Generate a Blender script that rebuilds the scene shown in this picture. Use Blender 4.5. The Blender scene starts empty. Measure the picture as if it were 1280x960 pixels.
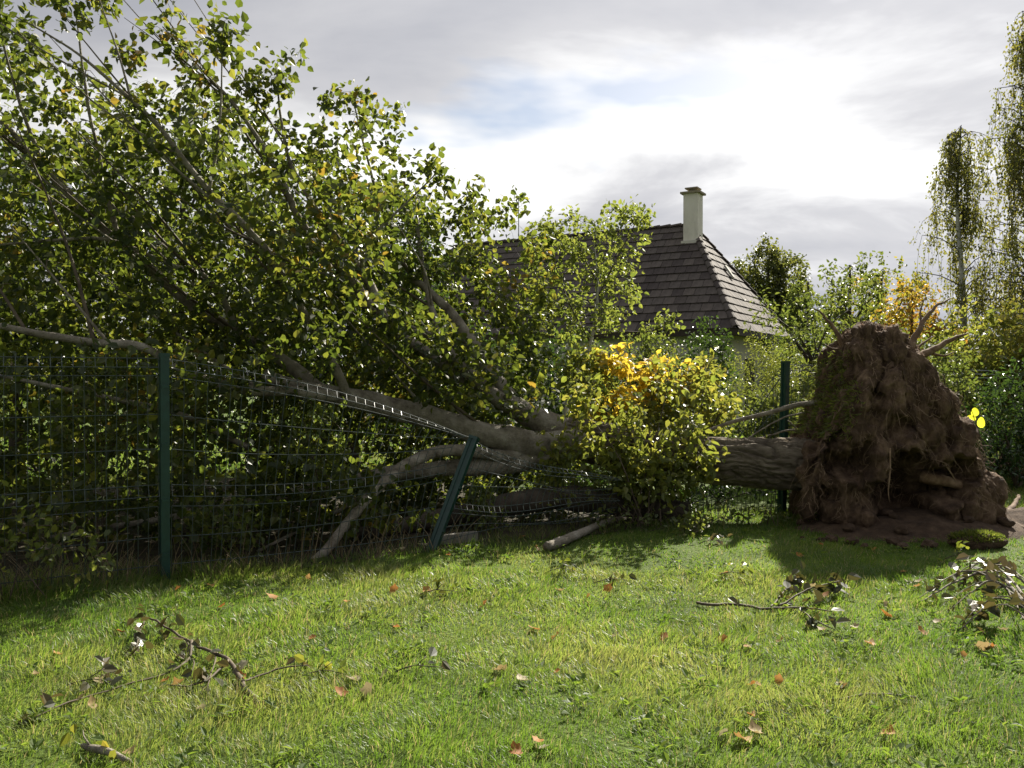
import bpy, math, random
import numpy as np
from mathutils import Vector, Matrix, noise

# ------------------------------------------------------------------ camera, sky, sun, exposure
scene = bpy.context.scene
COL = scene.collection
EYE, FPX, HOR = 1.6, 1067.0, 470.0
cam_data = bpy.data.cameras.new('camera')
cam_data.lens = 30.0
cam_data.sensor_width = 36.0
cam_data.clip_end = 2000.0
cam_data.clip_start = 0.05
cam = bpy.data.objects.new('camera', cam_data)
COL.objects.link(cam)
cam.location = (0, 0, EYE)
cam.rotation_euler = (math.radians(90 - 0.54), 0, 0)
scene.camera = cam

SUN_EL, SUN_AZ = math.radians(34.5), math.radians(29)
S = Vector((math.sin(SUN_AZ) * math.cos(SUN_EL), math.cos(SUN_AZ) * math.cos(SUN_EL), math.sin(SUN_EL)))
sun_data = bpy.data.lights.new('sun', 'SUN')
sun_data.energy = 5.0
sun_data.angle = math.radians(0.6)
sun_data.color = (1.0, 0.93, 0.80)
sun = bpy.data.objects.new('sun', sun_data)
COL.objects.link(sun)
sun.location = S * 60
sun.rotation_euler = S.to_track_quat('Z', 'Y').to_euler()

world = bpy.data.worlds.new('World')
scene.world = world
world.use_nodes = True


def build_world():
    nt = world.node_tree
    N, L = nt.nodes, nt.links
    N.clear()
    out = N.new('ShaderNodeOutputWorld')
    bg = N.new('ShaderNodeBackground')
    L.new(bg.outputs[0], out.inputs[0])

    def math_(op, a, b=None, c=None):
        n = N.new('ShaderNodeMath'); n.operation = op
        for k, v in enumerate((a, b, c)):
            if v is None: continue
            if hasattr(v, 'links'): L.new(v, n.inputs[k])
            else: n.inputs[k].default_value = v
        return n.outputs[0]

    def ramp(val, pts):
        r = N.new('ShaderNodeValToRGB')
        e = r.color_ramp.elements
        e[0].position, e[0].color = pts[0][0], (*pts[0][1], 1)
        e[1].position, e[1].color = pts[-1][0], (*pts[-1][1], 1)
        for p, c in pts[1:-1]:
            x = e.new(p); x.color = (*c, 1)
        L.new(val, r.inputs[0])
        return r.outputs[0]

    def mix(f, a, b):
        m = N.new('ShaderNodeMix'); m.data_type = 'RGBA'
        for sock, v in ((m.inputs[0], f), (m.inputs[6], a), (m.inputs[7], b)):
            if hasattr(v, 'links'): L.new(v, sock)
            else: sock.default_value = v
        return m.outputs[2]

    sky = N.new('ShaderNodeTexSky'); sky.sky_type = 'NISHITA'
    sky.sun_disc = False
    sky.sun_elevation = SUN_EL
    sky.sun_rotation = SUN_AZ
    tc = N.new('ShaderNodeTexCoord')
    sep = N.new('ShaderNodeSeparateXYZ'); L.new(tc.outputs['Generated'], sep.inputs[0])
    x, y, z = sep.outputs
    zz = math_('ADD', math_('MAXIMUM', z, 0.0), 0.16)
    com = N.new('ShaderNodeCombineXYZ')
    L.new(math_('DIVIDE', x, zz), com.inputs[0])
    L.new(math_('DIVIDE', y, zz), com.inputs[1])

    def noise_(scale, detail, rough, off, dist=0.0):
        mp = N.new('ShaderNodeMapping'); L.new(com.outputs[0], mp.inputs[0])
        mp.inputs['Location'].default_value = off
        mp.inputs['Scale'].default_value = (0.8, 1.0, 1.0)
        n = N.new('ShaderNodeTexNoise')
        n.inputs['Scale'].default_value = scale
        n.inputs['Detail'].default_value = detail
        n.inputs['Roughness'].default_value = rough
        n.inputs['Distortion'].default_value = dist
        L.new(mp.outputs[0], n.inputs['Vector'])
        return n.outputs[0]

    big = noise_(0.62, 2.0, 0.5, CLOUD_A)
    med = noise_(1.5, 6.0, 0.55, CLOUD_B, 0.3)
    hole = noise_(1.0, 5.0, 0.55, CLOUD_C, 0.2)
    thick = math_('ADD', math_('MULTIPLY', big, 0.62), math_('MULTIPLY', med, 0.38))
    # light scattered forward through thin cloud: brighter towards the sun, greyer away from it
    dotp = math_('ADD', math_('ADD', math_('MULTIPLY', x, S.x), math_('MULTIPLY', y, S.y)), math_('MULTIPLY', z, S.z))
    lobe = math_('POWER', math_('MULTIPLY', math_('ADD', dotp, 1.0), 0.5), 3.0)
    gain = math_('ADD', math_('MULTIPLY', lobe, 0.30), 0.205)
    cloud = ramp(thick, [(0.38, (1.15, 1.14, 1.12)), (0.46, (.88, .88, .885)), (0.51, (0.62, 0.62, 0.645)), (0.60, (0.46, 0.47, 0.515)), (0.75, (0.40, 0.41, 0.465))])
    lit = N.new('ShaderNodeVectorMath'); lit.operation = 'SCALE'
    L.new(cloud, lit.inputs[0]); L.new(gain, lit.inputs['Scale'])
    skys = N.new('ShaderNodeVectorMath'); skys.operation = 'SCALE'
    L.new(sky.outputs[0], skys.inputs[0]); skys.inputs['Scale'].default_value = 0.04
    hm = ramp(hole, [(0.565, (0, 0, 0)), (0.65, (0.85, 0.85, 0.85))])
    hf = math_('MULTIPLY', hm, ramp(z, [(0.12, (0, 0, 0)), (0.24, (1, 1, 1))]))
    L.new(mix(hf, lit.outputs[0], skys.outputs[0]), bg.inputs[0])
    bg.inputs[1].default_value = 1.0


CLOUD_A, CLOUD_B, CLOUD_C = (-8.1, 1.4, 0.0), (-2.7, 6.1, 0.0), (0.678, 3.67, 0.0)
build_world()
vs = scene.view_settings
vs.view_transform = 'Standard'
vs.look = 'None'
vs.exposure = 1.35
vs.gamma = 1.0
vs.use_curve_mapping = False
scene.cycles.use_denoising = True
scene.cycles.max_bounces = 8
scene.cycles.diffuse_bounces = 3
scene.cycles.glossy_bounces = 2
scene.cycles.transmission_bounces = 5
scene.cycles.sample_clamp_indirect = 6.0
scene.cycles.caustics_reflective = False
scene.cycles.caustics_refractive = False

rng = np.random.default_rng(7)
random.seed(7)


def P(px, py, d):
    """a point at depth d metres in front of the camera's start position"""
    return np.array([(px - 640) / FPX * d, d, EYE - (py - HOR) / FPX * d])


# ------------------------------------------------------------------ materials
MATS = {}


def nodes_of(name):
    m = bpy.data.materials.new(name)
    m.use_nodes = True
    nt = m.node_tree
    b = nt.nodes['Principled BSDF']
    MATS[name] = m
    return m, nt, b, nt.nodes['Material Output']


def set_ramp(r, pts):
    e = r.color_ramp.elements
    e[0].position, e[0].color = pts[0][0], (*pts[0][1], 1)
    e[1].position, e[1].color = pts[-1][0], (*pts[-1][1], 1)
    for p, c in pts[1:-1]:
        k = e.new(p); k.color = (*c, 1)


def surf(name, pts, scale=6.0, detail=6.0, rough=0.85, bump=0.3, bscale=None, stretch=(1, 1, 1), spec=0.3, metallic=0.0, bdist=0.02):
    """noise-coloured opaque surface with fine relief"""
    m, nt, b, out = nodes_of(name)
    tc = nt.nodes.new('ShaderNodeTexCoord')
    mp = nt.nodes.new('ShaderNodeMapping'); mp.inputs['Scale'].default_value = stretch
    nt.links.new(tc.outputs['Object'], mp.inputs[0])
    n = nt.nodes.new('ShaderNodeTexNoise')
    n.inputs['Scale'].default_value = scale; n.inputs['Detail'].default_value = detail; n.inputs['Roughness'].default_value = 0.65
    nt.links.new(mp.outputs[0], n.inputs['Vector'])
    r = nt.nodes.new('ShaderNodeValToRGB'); set_ramp(r, pts)
    nt.links.new(n.outputs[0], r.inputs[0]); nt.links.new(r.outputs[0], b.inputs['Base Color'])
    b.inputs['Roughness'].default_value = rough
    b.inputs['Specular IOR Level'].default_value = spec
    b.inputs['Metallic'].default_value = metallic
    if bump:
        n2 = nt.nodes.new('ShaderNodeTexNoise')
        n2.inputs['Scale'].default_value = bscale or scale * 4; n2.inputs['Detail'].default_value = 8.0; n2.inputs['Roughness'].default_value = 0.7
        nt.links.new(mp.outputs[0], n2.inputs['Vector'])
        bp = nt.nodes.new('ShaderNodeBump'); bp.inputs['Strength'].default_value = bump; bp.inputs['Distance'].default_value = bdist
        nt.links.new(n2.outputs[0], bp.inputs['Height']); nt.links.new(bp.outputs[0], b.inputs['Normal'])
    return m


def leafmat(name, pts, trans, tfac=0.42, rough=0.4, spec=0.5):
    """leaf: glossy upper face, light shining through; each leaf carries its own tint"""
    m, nt, b, out = nodes_of(name)
    a = nt.nodes.new('ShaderNodeAttribute'); a.attribute_name = 'tint'
    r = nt.nodes.new('ShaderNodeValToRGB'); set_ramp(r, pts)
    nt.links.new(a.outputs['Fac'], r.inputs[0]); nt.links.new(r.outputs[0], b.inputs['Base Color'])
    b.inputs['Roughness'].default_value = rough
    b.inputs['Specular IOR Level'].default_value = spec
    t = nt.nodes.new('ShaderNodeBsdfTranslucent')
    r2 = nt.nodes.new('ShaderNodeValToRGB'); set_ramp(r2, trans)
    nt.links.new(a.outputs['Fac'], r2.inputs[0]); nt.links.new(r2.outputs[0], t.inputs[0])
    mx = nt.nodes.new('ShaderNodeMixShader'); mx.inputs[0].default_value = tfac
    nt.links.new(b.outputs[0], mx.inputs[1]); nt.links.new(t.outputs[0], mx.inputs[2])
    nt.links.new(mx.outputs[0], out.inputs[0])
    return m


LEAF_FALLEN = leafmat('leaf_fallen_tree', [(0, (.022, .036, .010)), (.55, (.044, .063, .015)), (.9, (.090, .098, .022)), (1, (.17, .12, .03))],
                      [(0, (.10, .145, .018)), (.55, (.21, .26, .030)), (.9, (.36, .36, .045)), (1, (.45, .30, .04))], rough=.42, spec=.42)
LEAF_SAP = leafmat('leaf_sapling', [(0, (.050, .074, .018)), (.8, (.085, .11, .026)), (1, (.15, .14, .03))],
                   [(0, (.20, .27, .04)), (1, (.36, .39, .06))], .46, rough=.5)
LEAF_YG = leafmat('leaf_yellow_green', [(0, (.068, .092, .022)), (.6, (.115, .135, .028)), (1, (.2, .17, .04))],
                  [(0, (.24, .31, .04)), (.6, (.40, .41, .06)), (1, (.55, .42, .07))], .42, rough=.45)
LEAF_AUT = leafmat('leaf_autumn', [(0, (.26, .21, .03)), (.5, (.38, .25, .03)), (1, (.38, .14, .03))],
                   [(0, (.68, .58, .06)), (.5, (.82, .58, .06)), (1, (.75, .30, .05))], .5, rough=.5)
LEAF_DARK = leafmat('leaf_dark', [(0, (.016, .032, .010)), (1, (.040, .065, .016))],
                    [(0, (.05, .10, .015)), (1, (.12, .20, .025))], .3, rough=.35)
LEAF_MID = leafmat('leaf_mid', [(0, (.034, .053, .015)), (.8, (.066, .090, .022)), (1, (.12, .12, .03))],
                   [(0, (.13, .19, .028)), (1, (.28, .32, .05))], .40, rough=.45)
LEAF_LAUREL = leafmat('leaf_laurel', [(0, (.020, .045, .016)), (1, (.045, .080, .024))],
                      [(0, (.06, .13, .02)), (1, (.13, .22, .03))], .25, rough=.22, spec=.7)
LEAF_BIRCH = leafmat('leaf_birch', [(0, (.05, .065, .018)), (.7, (.085, .095, .025)), (1, (.16, .13, .03))],
                     [(0, (.20, .24, .04)), (1, (.38, .34, .06))], .42)
LEAF_OCHRE = leafmat('leaf_ochre', [(0, (.06, .08, .016)), (.5, (.14, .12, .02)), (.8, (.24, .13, .02)), (1, (.26, .08, .02))],
                     [(0, (.22, .30, .03)), (.5, (.48, .38, .04)), (1, (.60, .26, .04))], .45)
LEAF_FAR = leafmat('leaf_far', [(0, (.035, .052, .014)), (1, (.075, .085, .022))],
                   [(0, (.14, .18, .03)), (1, (.30, .30, .05))], .38)
GRASS = leafmat('grass_blade', [(0, (.040, .080, .014)), (.5, (.078, .125, .022)), (.92, (.14, .165, .045)), (1, (.30, .25, .12))],
                [(0, (.14, .27, .025)), (.5, (.25, .39, .04)), (.92, (.40, .46, .09)), (1, (.5, .42, .18))], .42, rough=.48)
WEED = leafmat('weed_leaf', [(0, (.035, .07, .014)), (1, (.085, .125, .022))],
               [(0, (.14, .26, .025)), (1, (.32, .42, .05))], .4, rough=.6, spec=.3)
LEAF_WILT = leafmat('leaf_wilted', [(0, (.020, .026, .010)), (.6, (.045, .048, .018)), (.85, (.09, .065, .03)), (1, (.2, .18, .12))],
                    [(0, (.06, .075, .015)), (1, (.2, .15, .05))], .25, rough=.38)
LEAF_DRY = leafmat('leaf_dry', [(0, (.26, .10, .03)), (.4, (.36, .16, .04)), (.7, (.32, .21, .08)), (.85, (.32, .24, .13)), (1, (.34, .31, .22))],
                   [(0, (.55, .22, .05)), (.7, (.45, .30, .11)), (1, (.4, .35, .2))], .3, rough=.65, spec=.25)
STALK = leafmat('dry_stalk', [(0, (.12, .08, .04)), (1, (.34, .27, .15))], [(0, (.2, .14, .06)), (1, (.4, .32, .16))], .2, rough=.7)

BARK_PALE = surf('bark_pale', [(.30, (.085, .070, .052)), (.42, (.20, .175, .135)), (.55, (.29, .26, .21)), (.72, (.42, .39, .33))], 7, 12, .85, 1.0, 30, (1, 1, 1), bdist=.035)
BARK_TRUNK = surf('bark_trunk', [(.30, (.055, .044, .031)), (.5, (.14, .115, .085)), (.72, (.26, .225, .17))], 9, 10, .92, .9, 46, (.35, 1, 1), bdist=.03)
BARK_TWIG = surf('bark_twig', [(.35, (.05, .038, .026)), (.65, (.12, .095, .065))], 9, 4, .75, 0)
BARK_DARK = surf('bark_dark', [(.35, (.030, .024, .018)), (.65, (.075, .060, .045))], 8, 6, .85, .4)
BARK_WHITE = surf('bark_white', [(.30, (.10, .10, .09)), (.45, (.42, .42, .39)), (.7, (.58, .57, .53))], 6, 6, .7, .3, 20, (1, 1, .4))
ROOT_SOIL = surf('root_soil', [(.30, (.038, .023, .015)), (.46, (.095, .060, .037)), (.58, (.17, .112, .070)), (.74, (.32, .225, .145))], 6.5, 12, .95, .9, 40, (1, 1, .6), bdist=.05)
ROOT_BARK = surf('root_bark', [(.30, (.06, .036, .022)), (.5, (.14, .088, .052)), (.72, (.27, .19, .12))], 9, 8, .9, .5, 40)
ROOT_PALE = surf('root_pale', [(.3, (.16, .10, .06)), (.7, (.36, .26, .17))], 12, 5, .85, .2)
SOIL = surf('loose_soil', [(.28, (.030, .019, .012)), (.5, (.075, .048, .030)), (.75, (.14, .095, .06))], 9, 10, .97, .9, 45, bdist=.03)
LITTER = surf('leaf_litter', [(.3, (.018, .014, .009)), (.5, (.045, .035, .020)), (.62, (.05, .055, .018)), (.8, (.11, .08, .045))], 9, 10, .95, .9, 40, bdist=.03)
POST_GREEN = surf('green_paint', [(.3, (.004, .030, .026)), (.7, (.010, .052, .044))], 20, 4, .38, .08, 120, spec=.5)
WIRE_GREEN = surf('wire_coating', [(.3, (.020, .036, .032)), (.7, (.045, .066, .060))], 30, 3, .42, 0, spec=.5)
TILE_MATS = [surf('roof_tile_%d' % k, [(.3, tuple(c * .75 for c in col)), (.55, col), (.8, tuple(min(1, c * 1.35) for c in col))], 7, 8, .85, .25, 60, spec=.2)
             for k, col in enumerate([(.078, .064, .058), (.095, .080, .072), (.064, .052, .049), (.108, .090, .080)])]
RENDER_WHITE = surf('wall_render', [(.3, (.50, .48, .43)), (.7, (.66, .64, .58))], 3, 6, .9, .2, 60)
CHIM_WHITE = surf('chimney_render', [(.25, (.52, .48, .43)), (.5, (.72, .68, .62)), (.8, (.80, .765, .71))], 2.5, 8, .9, .2, 50, (1, 1, .5))
CONCRETE = surf('concrete', [(.3, (.15, .14, .12)), (.7, (.30, .28, .25))], 8, 8, .9, .4, 60)
CAP_STONE = surf('cap_stone', [(.3, (.20, .17, .12)), (.7, (.34, .30, .22))], 8, 6, .9, .3, 50)
FASCIA = surf('fascia', [(.3, (.03, .022, .016)), (.7, (.06, .046, .034))], 6, 5, .7, .2)
GLASS = surf('window_glass', [(.3, (.02, .025, .03)), (.7, (.03, .035, .04))], 2, 2, .05, 0, spec=.8)
RAIL_GREY = surf('grey_rail', [(.3, (.20, .21, .22)), (.7, (.30, .31, .32))], 10, 4, .5, .1, spec=.5)
MOSS = leafmat('moss_blade', [(0, (.05, .075, .012)), (1, (.14, .15, .03))], [(0, (.18, .26, .03)), (1, (.40, .42, .07))], .4, rough=.6)


def lawn_material():
    m, nt, b, out = nodes_of('lawn_turf')
    tc = nt.nodes.new('ShaderNodeTexCoord')
    n = nt.nodes.new('ShaderNodeTexNoise'); n.inputs['Scale'].default_value = 1.3; n.inputs['Detail'].default_value = 8
    n2 = nt.nodes.new('ShaderNodeTexNoise'); n2.inputs['Scale'].default_value = 38; n2.inputs['Detail'].default_value = 6
    nt.links.new(tc.outputs['Object'], n.inputs['Vector']); nt.links.new(tc.outputs['Object'], n2.inputs['Vector'])
    ad = nt.nodes.new('ShaderNodeMath'); ad.operation = 'ADD'
    mu = nt.nodes.new('ShaderNodeMath'); mu.operation = 'MULTIPLY'; mu.inputs[1].default_value = .6
    mu2 = nt.nodes.new('ShaderNodeMath'); mu2.operation = 'MULTIPLY'; mu2.inputs[1].default_value = .4
    nt.links.new(n.outputs[0], mu.inputs[0]); nt.links.new(n2.outputs[0], mu2.inputs[0])
    nt.links.new(mu.outputs[0], ad.inputs[0]); nt.links.new(mu2.outputs[0], ad.inputs[1])
    r = nt.nodes.new('ShaderNodeValToRGB')
    set_ramp(r, [(.35, (.040, .060, .012)), (.48, (.065, .10, .016)), (.60, (.095, .135, .022)), (.72, (.13, .14, .04))])
    nt.links.new(ad.outputs[0], r.inputs[0]); nt.links.new(r.outputs[0], b.inputs['Base Color'])
    b.inputs['Roughness'].default_value = .9
    b.inputs['Specular IOR Level'].default_value = .15
    bp = nt.nodes.new('ShaderNodeBump'); bp.inputs['Strength'].default_value = .9; bp.inputs['Distance'].default_value = .04
    nt.links.new(n2.outputs[0], bp.inputs['Height']); nt.links.new(bp.outputs[0], b.inputs['Normal'])
    return m


LAWN = lawn_material()


# ------------------------------------------------------------------ mesh helpers
def make_mesh(name, V, quads=None, tris=None, tint=None, smooth=False):
    me = bpy.data.meshes.new(name)
    V = np.asarray(V, dtype=np.float32).reshape(-1, 3)
    idx, starts, pos = [], [], 0
    for F, k in ((quads, 4), (tris, 3)):
        if F is None or len(F) == 0: continue
        F = np.asarray(F, dtype=np.int32).reshape(-1, k)
        idx.append(F.ravel())
        starts.append(pos + np.arange(len(F), dtype=np.int32) * k)
        pos += F.size
    idx = np.concatenate(idx); starts = np.concatenate(starts)
    me.vertices.add(len(V)); me.vertices.foreach_set('co', V.ravel())
    me.loops.add(len(idx)); me.loops.foreach_set('vertex_index', idx)
    me.polygons.add(len(starts)); me.polygons.foreach_set('loop_start', starts)
    me.polygons.foreach_set('use_smooth', np.full(len(starts), smooth, dtype=bool))
    me.update(calc_edges=True)
    if tint is not None:
        at = me.attributes.new('tint', 'FLOAT', 'POINT')
        at.data.foreach_set('value', np.asarray(tint, dtype=np.float32))
    return me


def tagged(o, label=None, cat=None, group=None, kind=None):
    if label: o['label'] = label
    if cat: o['category'] = cat
    if group: o['group'] = group
    if kind: o['kind'] = kind
    return o


def empty(name, loc, label, cat, group=None):
    o = bpy.data.objects.new(name, None)
    o.empty_display_size = .2
    COL.objects.link(o)
    o.location = [float(c) for c in loc]
    return tagged(o, label, cat, group)


def root_loc(parent):
    v = Vector((0, 0, 0))
    while parent is not None:
        v += parent.location
        parent = parent.parent
    return np.array(v)


def link(name, me, mat, parent=None, loc=(0, 0, 0), kind=None, label=None):
    o = bpy.data.objects.new(name, me)
    if mat is not None and not me.materials: me.materials.append(mat)
    COL.objects.link(o)
    o.location = [float(c) for c in loc]
    if parent is not None: o.parent = parent
    return tagged(o, label=label, kind=kind)


def part(name, geo, mat, parent=None, kind=None, smooth=False, tint=None, label=None, origin=None):
    """geo = (V, quads, tris) in world coordinates; linked under parent, origin at the parent's"""
    V, q, t = geo
    V = np.asarray(V, dtype=float).reshape(-1, 3)
    base = root_loc(parent)
    off = np.asarray(origin, dtype=float) if origin is not None else base
    me = make_mesh(name, V - off, q, t, tint, smooth)
    return link(name, me, mat, parent, off - base, kind, label)


class Acc:
    def __init__(s): s.V, s.Q, s.T, s.t, s.n = [], [], [], [], 0
    def add(s, V, Q=None, T=None, tint=None):
        V = np.asarray(V, dtype=float).reshape(-1, 3)
        s.V.append(V)
        if Q is not None and len(Q): s.Q.append(np.asarray(Q).reshape(-1, 4) + s.n)
        if T is not None and len(T): s.T.append(np.asarray(T).reshape(-1, 3) + s.n)
        s.t.append(np.broadcast_to(np.asarray(0.5 if tint is None else tint, dtype=float), (len(V),)))
        s.n += len(V)
        return s
    def geo(s):
        return (np.concatenate(s.V), np.concatenate(s.Q) if s.Q else None, np.concatenate(s.T) if s.T else None)
    def tints(s): return np.concatenate(s.t)


def unit(a):
    a = np.asarray(a, dtype=float)
    return a / np.maximum(np.linalg.norm(a, axis=-1, keepdims=True), 1e-9)


def smooth_path(pts, step):
    """Catmull-Rom through the points (any number of columns)"""
    pts = np.asarray(pts, dtype=float)
    out = []
    n = len(pts)
    for i in range(n - 1):
        p0, p1, p2, p3 = pts[max(i - 1, 0)], pts[i], pts[i + 1], pts[min(i + 2, n - 1)]
        k = max(1, int(np.linalg.norm((p2 - p1)[:3]) / step))
        for j in range(k):
            t = j / k
            out.append(.5 * ((2 * p1) + (-p0 + p2) * t + (2 * p0 - 5 * p1 + 4 * p2 - p3) * t * t + (-p0 + 3 * p1 - 3 * p2 + p3) * t ** 3))
    out.append(pts[-1])
    return np.array(out)


def tube(pts, rad, sides=6, caps=True):
    pts = np.asarray(pts, dtype=float)
    n = len(pts)
    rad = np.broadcast_to(np.asarray(rad, dtype=float), (n,))
    T = unit(np.gradient(pts, axis=0))
    ref = np.array([0, 0, 1.0]) if abs(T[0][2]) < .9 else np.array([1.0, 0, 0])
    u = unit(np.cross(T[0], ref))
    ang = np.arange(sides) / sides * 2 * math.pi
    ca, sa = np.cos(ang), np.sin(ang)
    V = np.empty((n, sides, 3))
    for i in range(n):
        u = u - T[i] * np.dot(u, T[i]); u = u / max(np.linalg.norm(u), 1e-9)
        w = np.cross(T[i], u)
        V[i] = pts[i] + rad[i] * (ca[:, None] * u + sa[:, None] * w)
    i, j = np.meshgrid(np.arange(n - 1), np.arange(sides), indexing='ij')
    a = i * sides + j; b = i * sides + (j + 1) % sides
    Q = np.stack([a, b, b + sides, a + sides], -1).reshape(-1, 4)
    V = V.reshape(-1, 3); Tn = None
    if caps:
        k = len(V)
        V = np.concatenate([V, pts[:1], pts[-1:]])
        js = np.arange(sides)
        t0 = np.stack([np.full(sides, k), (js + 1) % sides, js], -1)
        o = (n - 1) * sides
        t1 = np.stack([np.full(sides, k + 1), o + js, o + (js + 1) % sides], -1)
        Tn = np.concatenate([t0, t1])
    return V, Q, Tn


def box(c, s, R=None):
    x, y, z = np.asarray(s) / 2
    V = np.array([[-x, -y, -z], [x, -y, -z], [x, y, -z], [-x, y, -z], [-x, -y, z], [x, -y, z], [x, y, z], [-x, y, z]])
    if R is not None: V = V @ np.asarray(R).T
    Q = [[0, 3, 2, 1], [4, 5, 6, 7], [0, 1, 5, 4], [1, 2, 6, 5], [2, 3, 7, 6], [3, 0, 4, 7]]
    return V + np.asarray(c), np.array(Q), None


LEAF_T = np.array([[0, 0, 0], [.40, .26, .10], [.34, .62, .09], [0, 1, -.06], [-.34, .62, .09], [-.40, .26, .10]])


def leaves(Pn, D, Nn, L, W, tint, template=LEAF_T):
    """one folded blade per row"""
    n = len(Pn)
    D = unit(D); X = unit(np.cross(D, Nn)); Nn = np.cross(X, D)
    L = np.broadcast_to(L, (n,))[:, None, None]; W = np.broadcast_to(W, (n,))[:, None, None]
    t = template
    curl = rng.normal(0, .12, (n, 1, 1)) * (t[None, :, 1:2] ** 2)
    V = Pn[:, None] + D[:, None] * t[None, :, 1:2] * L + X[:, None] * t[None, :, 0:1] * W + Nn[:, None] * (t[None, :, 2:3] + curl) * L
    base = np.arange(n)[:, None] * 6
    Q = np.concatenate([base + np.array([[0, 1, 2, 3]]), base + np.array([[0, 3, 4, 5]])])
    return V.reshape(-1, 3), Q, np.repeat(tint, 6)


def rnd_unit(n):
    return unit(rng.normal(size=(n, 3)))


def in_poly(pts, poly):
    x, y = pts[:, 0], pts[:, 1]
    c = np.zeros(len(pts), bool)
    n = len(poly)
    for i in range(n):
        x0, y0 = poly[i]; x1, y1 = poly[(i + 1) % n]
        if y0 == y1: continue
        c ^= ((y0 > y) != (y1 > y)) & (x < (x1 - x0) * (y - y0) / (y1 - y0) + x0)
    return c


FEN_A, FEN_DIR = np.array([-2.69, 6.6]), np.array([1.96, 1.16])


def fence_y(x):
    return FEN_A[1] + FEN_DIR[1] / FEN_DIR[0] * (x - FEN_A[0])


def vol(poly, d0, d1, n, behind_fence=None):
    """random points in a volume: an outline in the picture plane and a depth range"""
    poly = np.array(poly, float)
    lo, hi = poly.min(0), poly.max(0)
    got = []
    while sum(map(len, got)) < n:
        q = lo + rng.random((n * 3, 2)) * (hi - lo)
        q = q[in_poly(q, poly)]
        d = rng.uniform(d0, d1, len(q))
        p = np.stack([(q[:, 0] - 640) / FPX * d, d, EYE - (q[:, 1] - HOR) / FPX * d], -1)
        k = p[:, 2] > .08
        if behind_fence is not None: k &= p[:, 1] > fence_y(p[:, 0]) + behind_fence
        got.append(p[k])
    return np.concatenate(got)[:n]


def ellipsoids(es, n, shell=.35):
    """random points in a union of ellipsoids (centre, radii), more of them near the surface"""
    w = np.array([r[0] * r[1] * r[2] for c, r in es]) ** .67
    w = w / w.sum()
    out = []
    for (c, r), f in zip(es, w):
        k = max(3, int(n * f))
        u = rnd_unit(k) * (shell + (1 - shell) * rng.random((k, 1)) ** .6)
        out.append(np.asarray(c) + u * np.asarray(r))
    p = np.concatenate(out)
    return p[p[:, 2] > .08]


class Skeleton:
    def __init__(s):
        s.p, s.d, s.r = np.zeros((0, 3)), np.zeros((0, 3)), np.zeros(0)
        s.paths = []
    def add(s, pts, rad):
        pts = np.asarray(pts); rad = np.broadcast_to(rad, (len(pts),))
        s.p = np.concatenate([s.p, pts]); s.d = np.concatenate([s.d, unit(np.gradient(pts, axis=0))]); s.r = np.concatenate([s.r, rad])

    def grow(s, att, step=.16, droop=0.0, wob=.04, maxr=.012, tip=.0022):
        if len(att) == 0: return
        d0 = np.full(len(att), 1e9)
        for c in range(0, len(s.p), 400):
            d0 = np.minimum(d0, np.linalg.norm(att[:, None] - s.p[None, c:c + 400], axis=2).min(1))
        for a in att[np.argsort(d0)]:
            v = a - s.p
            d = np.linalg.norm(v, axis=1) + 1e-6
            back = np.maximum(0, .35 - (v * s.d).sum(1) / d)
            i = int(np.argmin(d * (1 + .9 * back)))
            L = d[i]
            if L < .05: continue
            k = max(3, int(L / step) + 2)
            t = np.linspace(0, 1, k)[:, None]
            p0, p2 = s.p[i], a
            p1 = p0 + s.d[i] * L * .4 + np.array([0, 0, .12 * L])
            p2 = p2 - np.array([0, 0, droop * L])
            path = p0 * (1 - t) ** 2 + 2 * p1 * t * (1 - t) + p2 * t * t
            path[1:-1] += rng.normal(0, wob * min(L, 1.0) * .5, (k - 2, 3))
            r0 = min(s.r[i] * .75, .003 + maxr * L)
            rad = r0 + (tip - r0) * t[:, 0]
            s.paths.append((path, rad))
            s.add(path[1:], rad[1:])

    def twig_geo(s, sides=4):
        A = Acc()
        for path, rad in s.paths:
            V, Q, T = tube(path, rad, sides if rad[0] > .006 else 3, caps=False)
            A.add(V, Q, T)
        return A.geo()

    def leaf_geo(s, per, size, wid=.85, spread=.06, tint=(0, 1), hang=.35, start=.3, tpow=1.0, mid=None):
        P_, D_ = [], []
        for path, rad in s.paths:
            L = np.linalg.norm(np.diff(path, axis=0), axis=1).sum()
            k = max(2, int(rng.poisson(per * (.5 + .7 * min(L, 1.2)))))
            t = start + (1 - start) * rng.random(k) ** .75
            f = t * (len(path) - 1); i = np.minimum(f.astype(int), len(path) - 2); f = (f - i)[:, None]
            P_.append(path[i] * (1 - f) + path[i + 1] * f)
            D_.append(unit(path[i + 1] - path[i]))
        Pn, Dn = np.concatenate(P_), np.concatenate(D_)
        n = len(Pn)
        D = unit(Dn * .5 + rnd_unit(n) * .9 + np.array([0, 0, -hang]))
        Pn = Pn + rng.normal(0, spread, (n, 3))
        Nn = unit(rnd_unit(n) * .75 + np.array([0, 0, .7]))
        sz = size * rng.uniform(.6, 1.25, n)
        # neighbouring leaves share a tone: tint varies slowly through the crown and a little per leaf
        low = np.sin(Pn[:, 0] * 1.7 + 1.1) * np.sin(Pn[:, 1] * 1.3 + .4) * np.sin(Pn[:, 2] * 1.9 + 2.0)
        tn = np.clip(tint[0] + (tint[1] - tint[0]) * (rng.random(n) ** tpow * .8 + .1 + .22 * low), 0, 1)
        keep = Pn[:, 2] > .03
        V, Q, tt = leaves(Pn[keep], D[keep], Nn[keep], sz[keep], sz[keep] * wid, tn[keep])
        return (V, Q, None), tt


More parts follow.
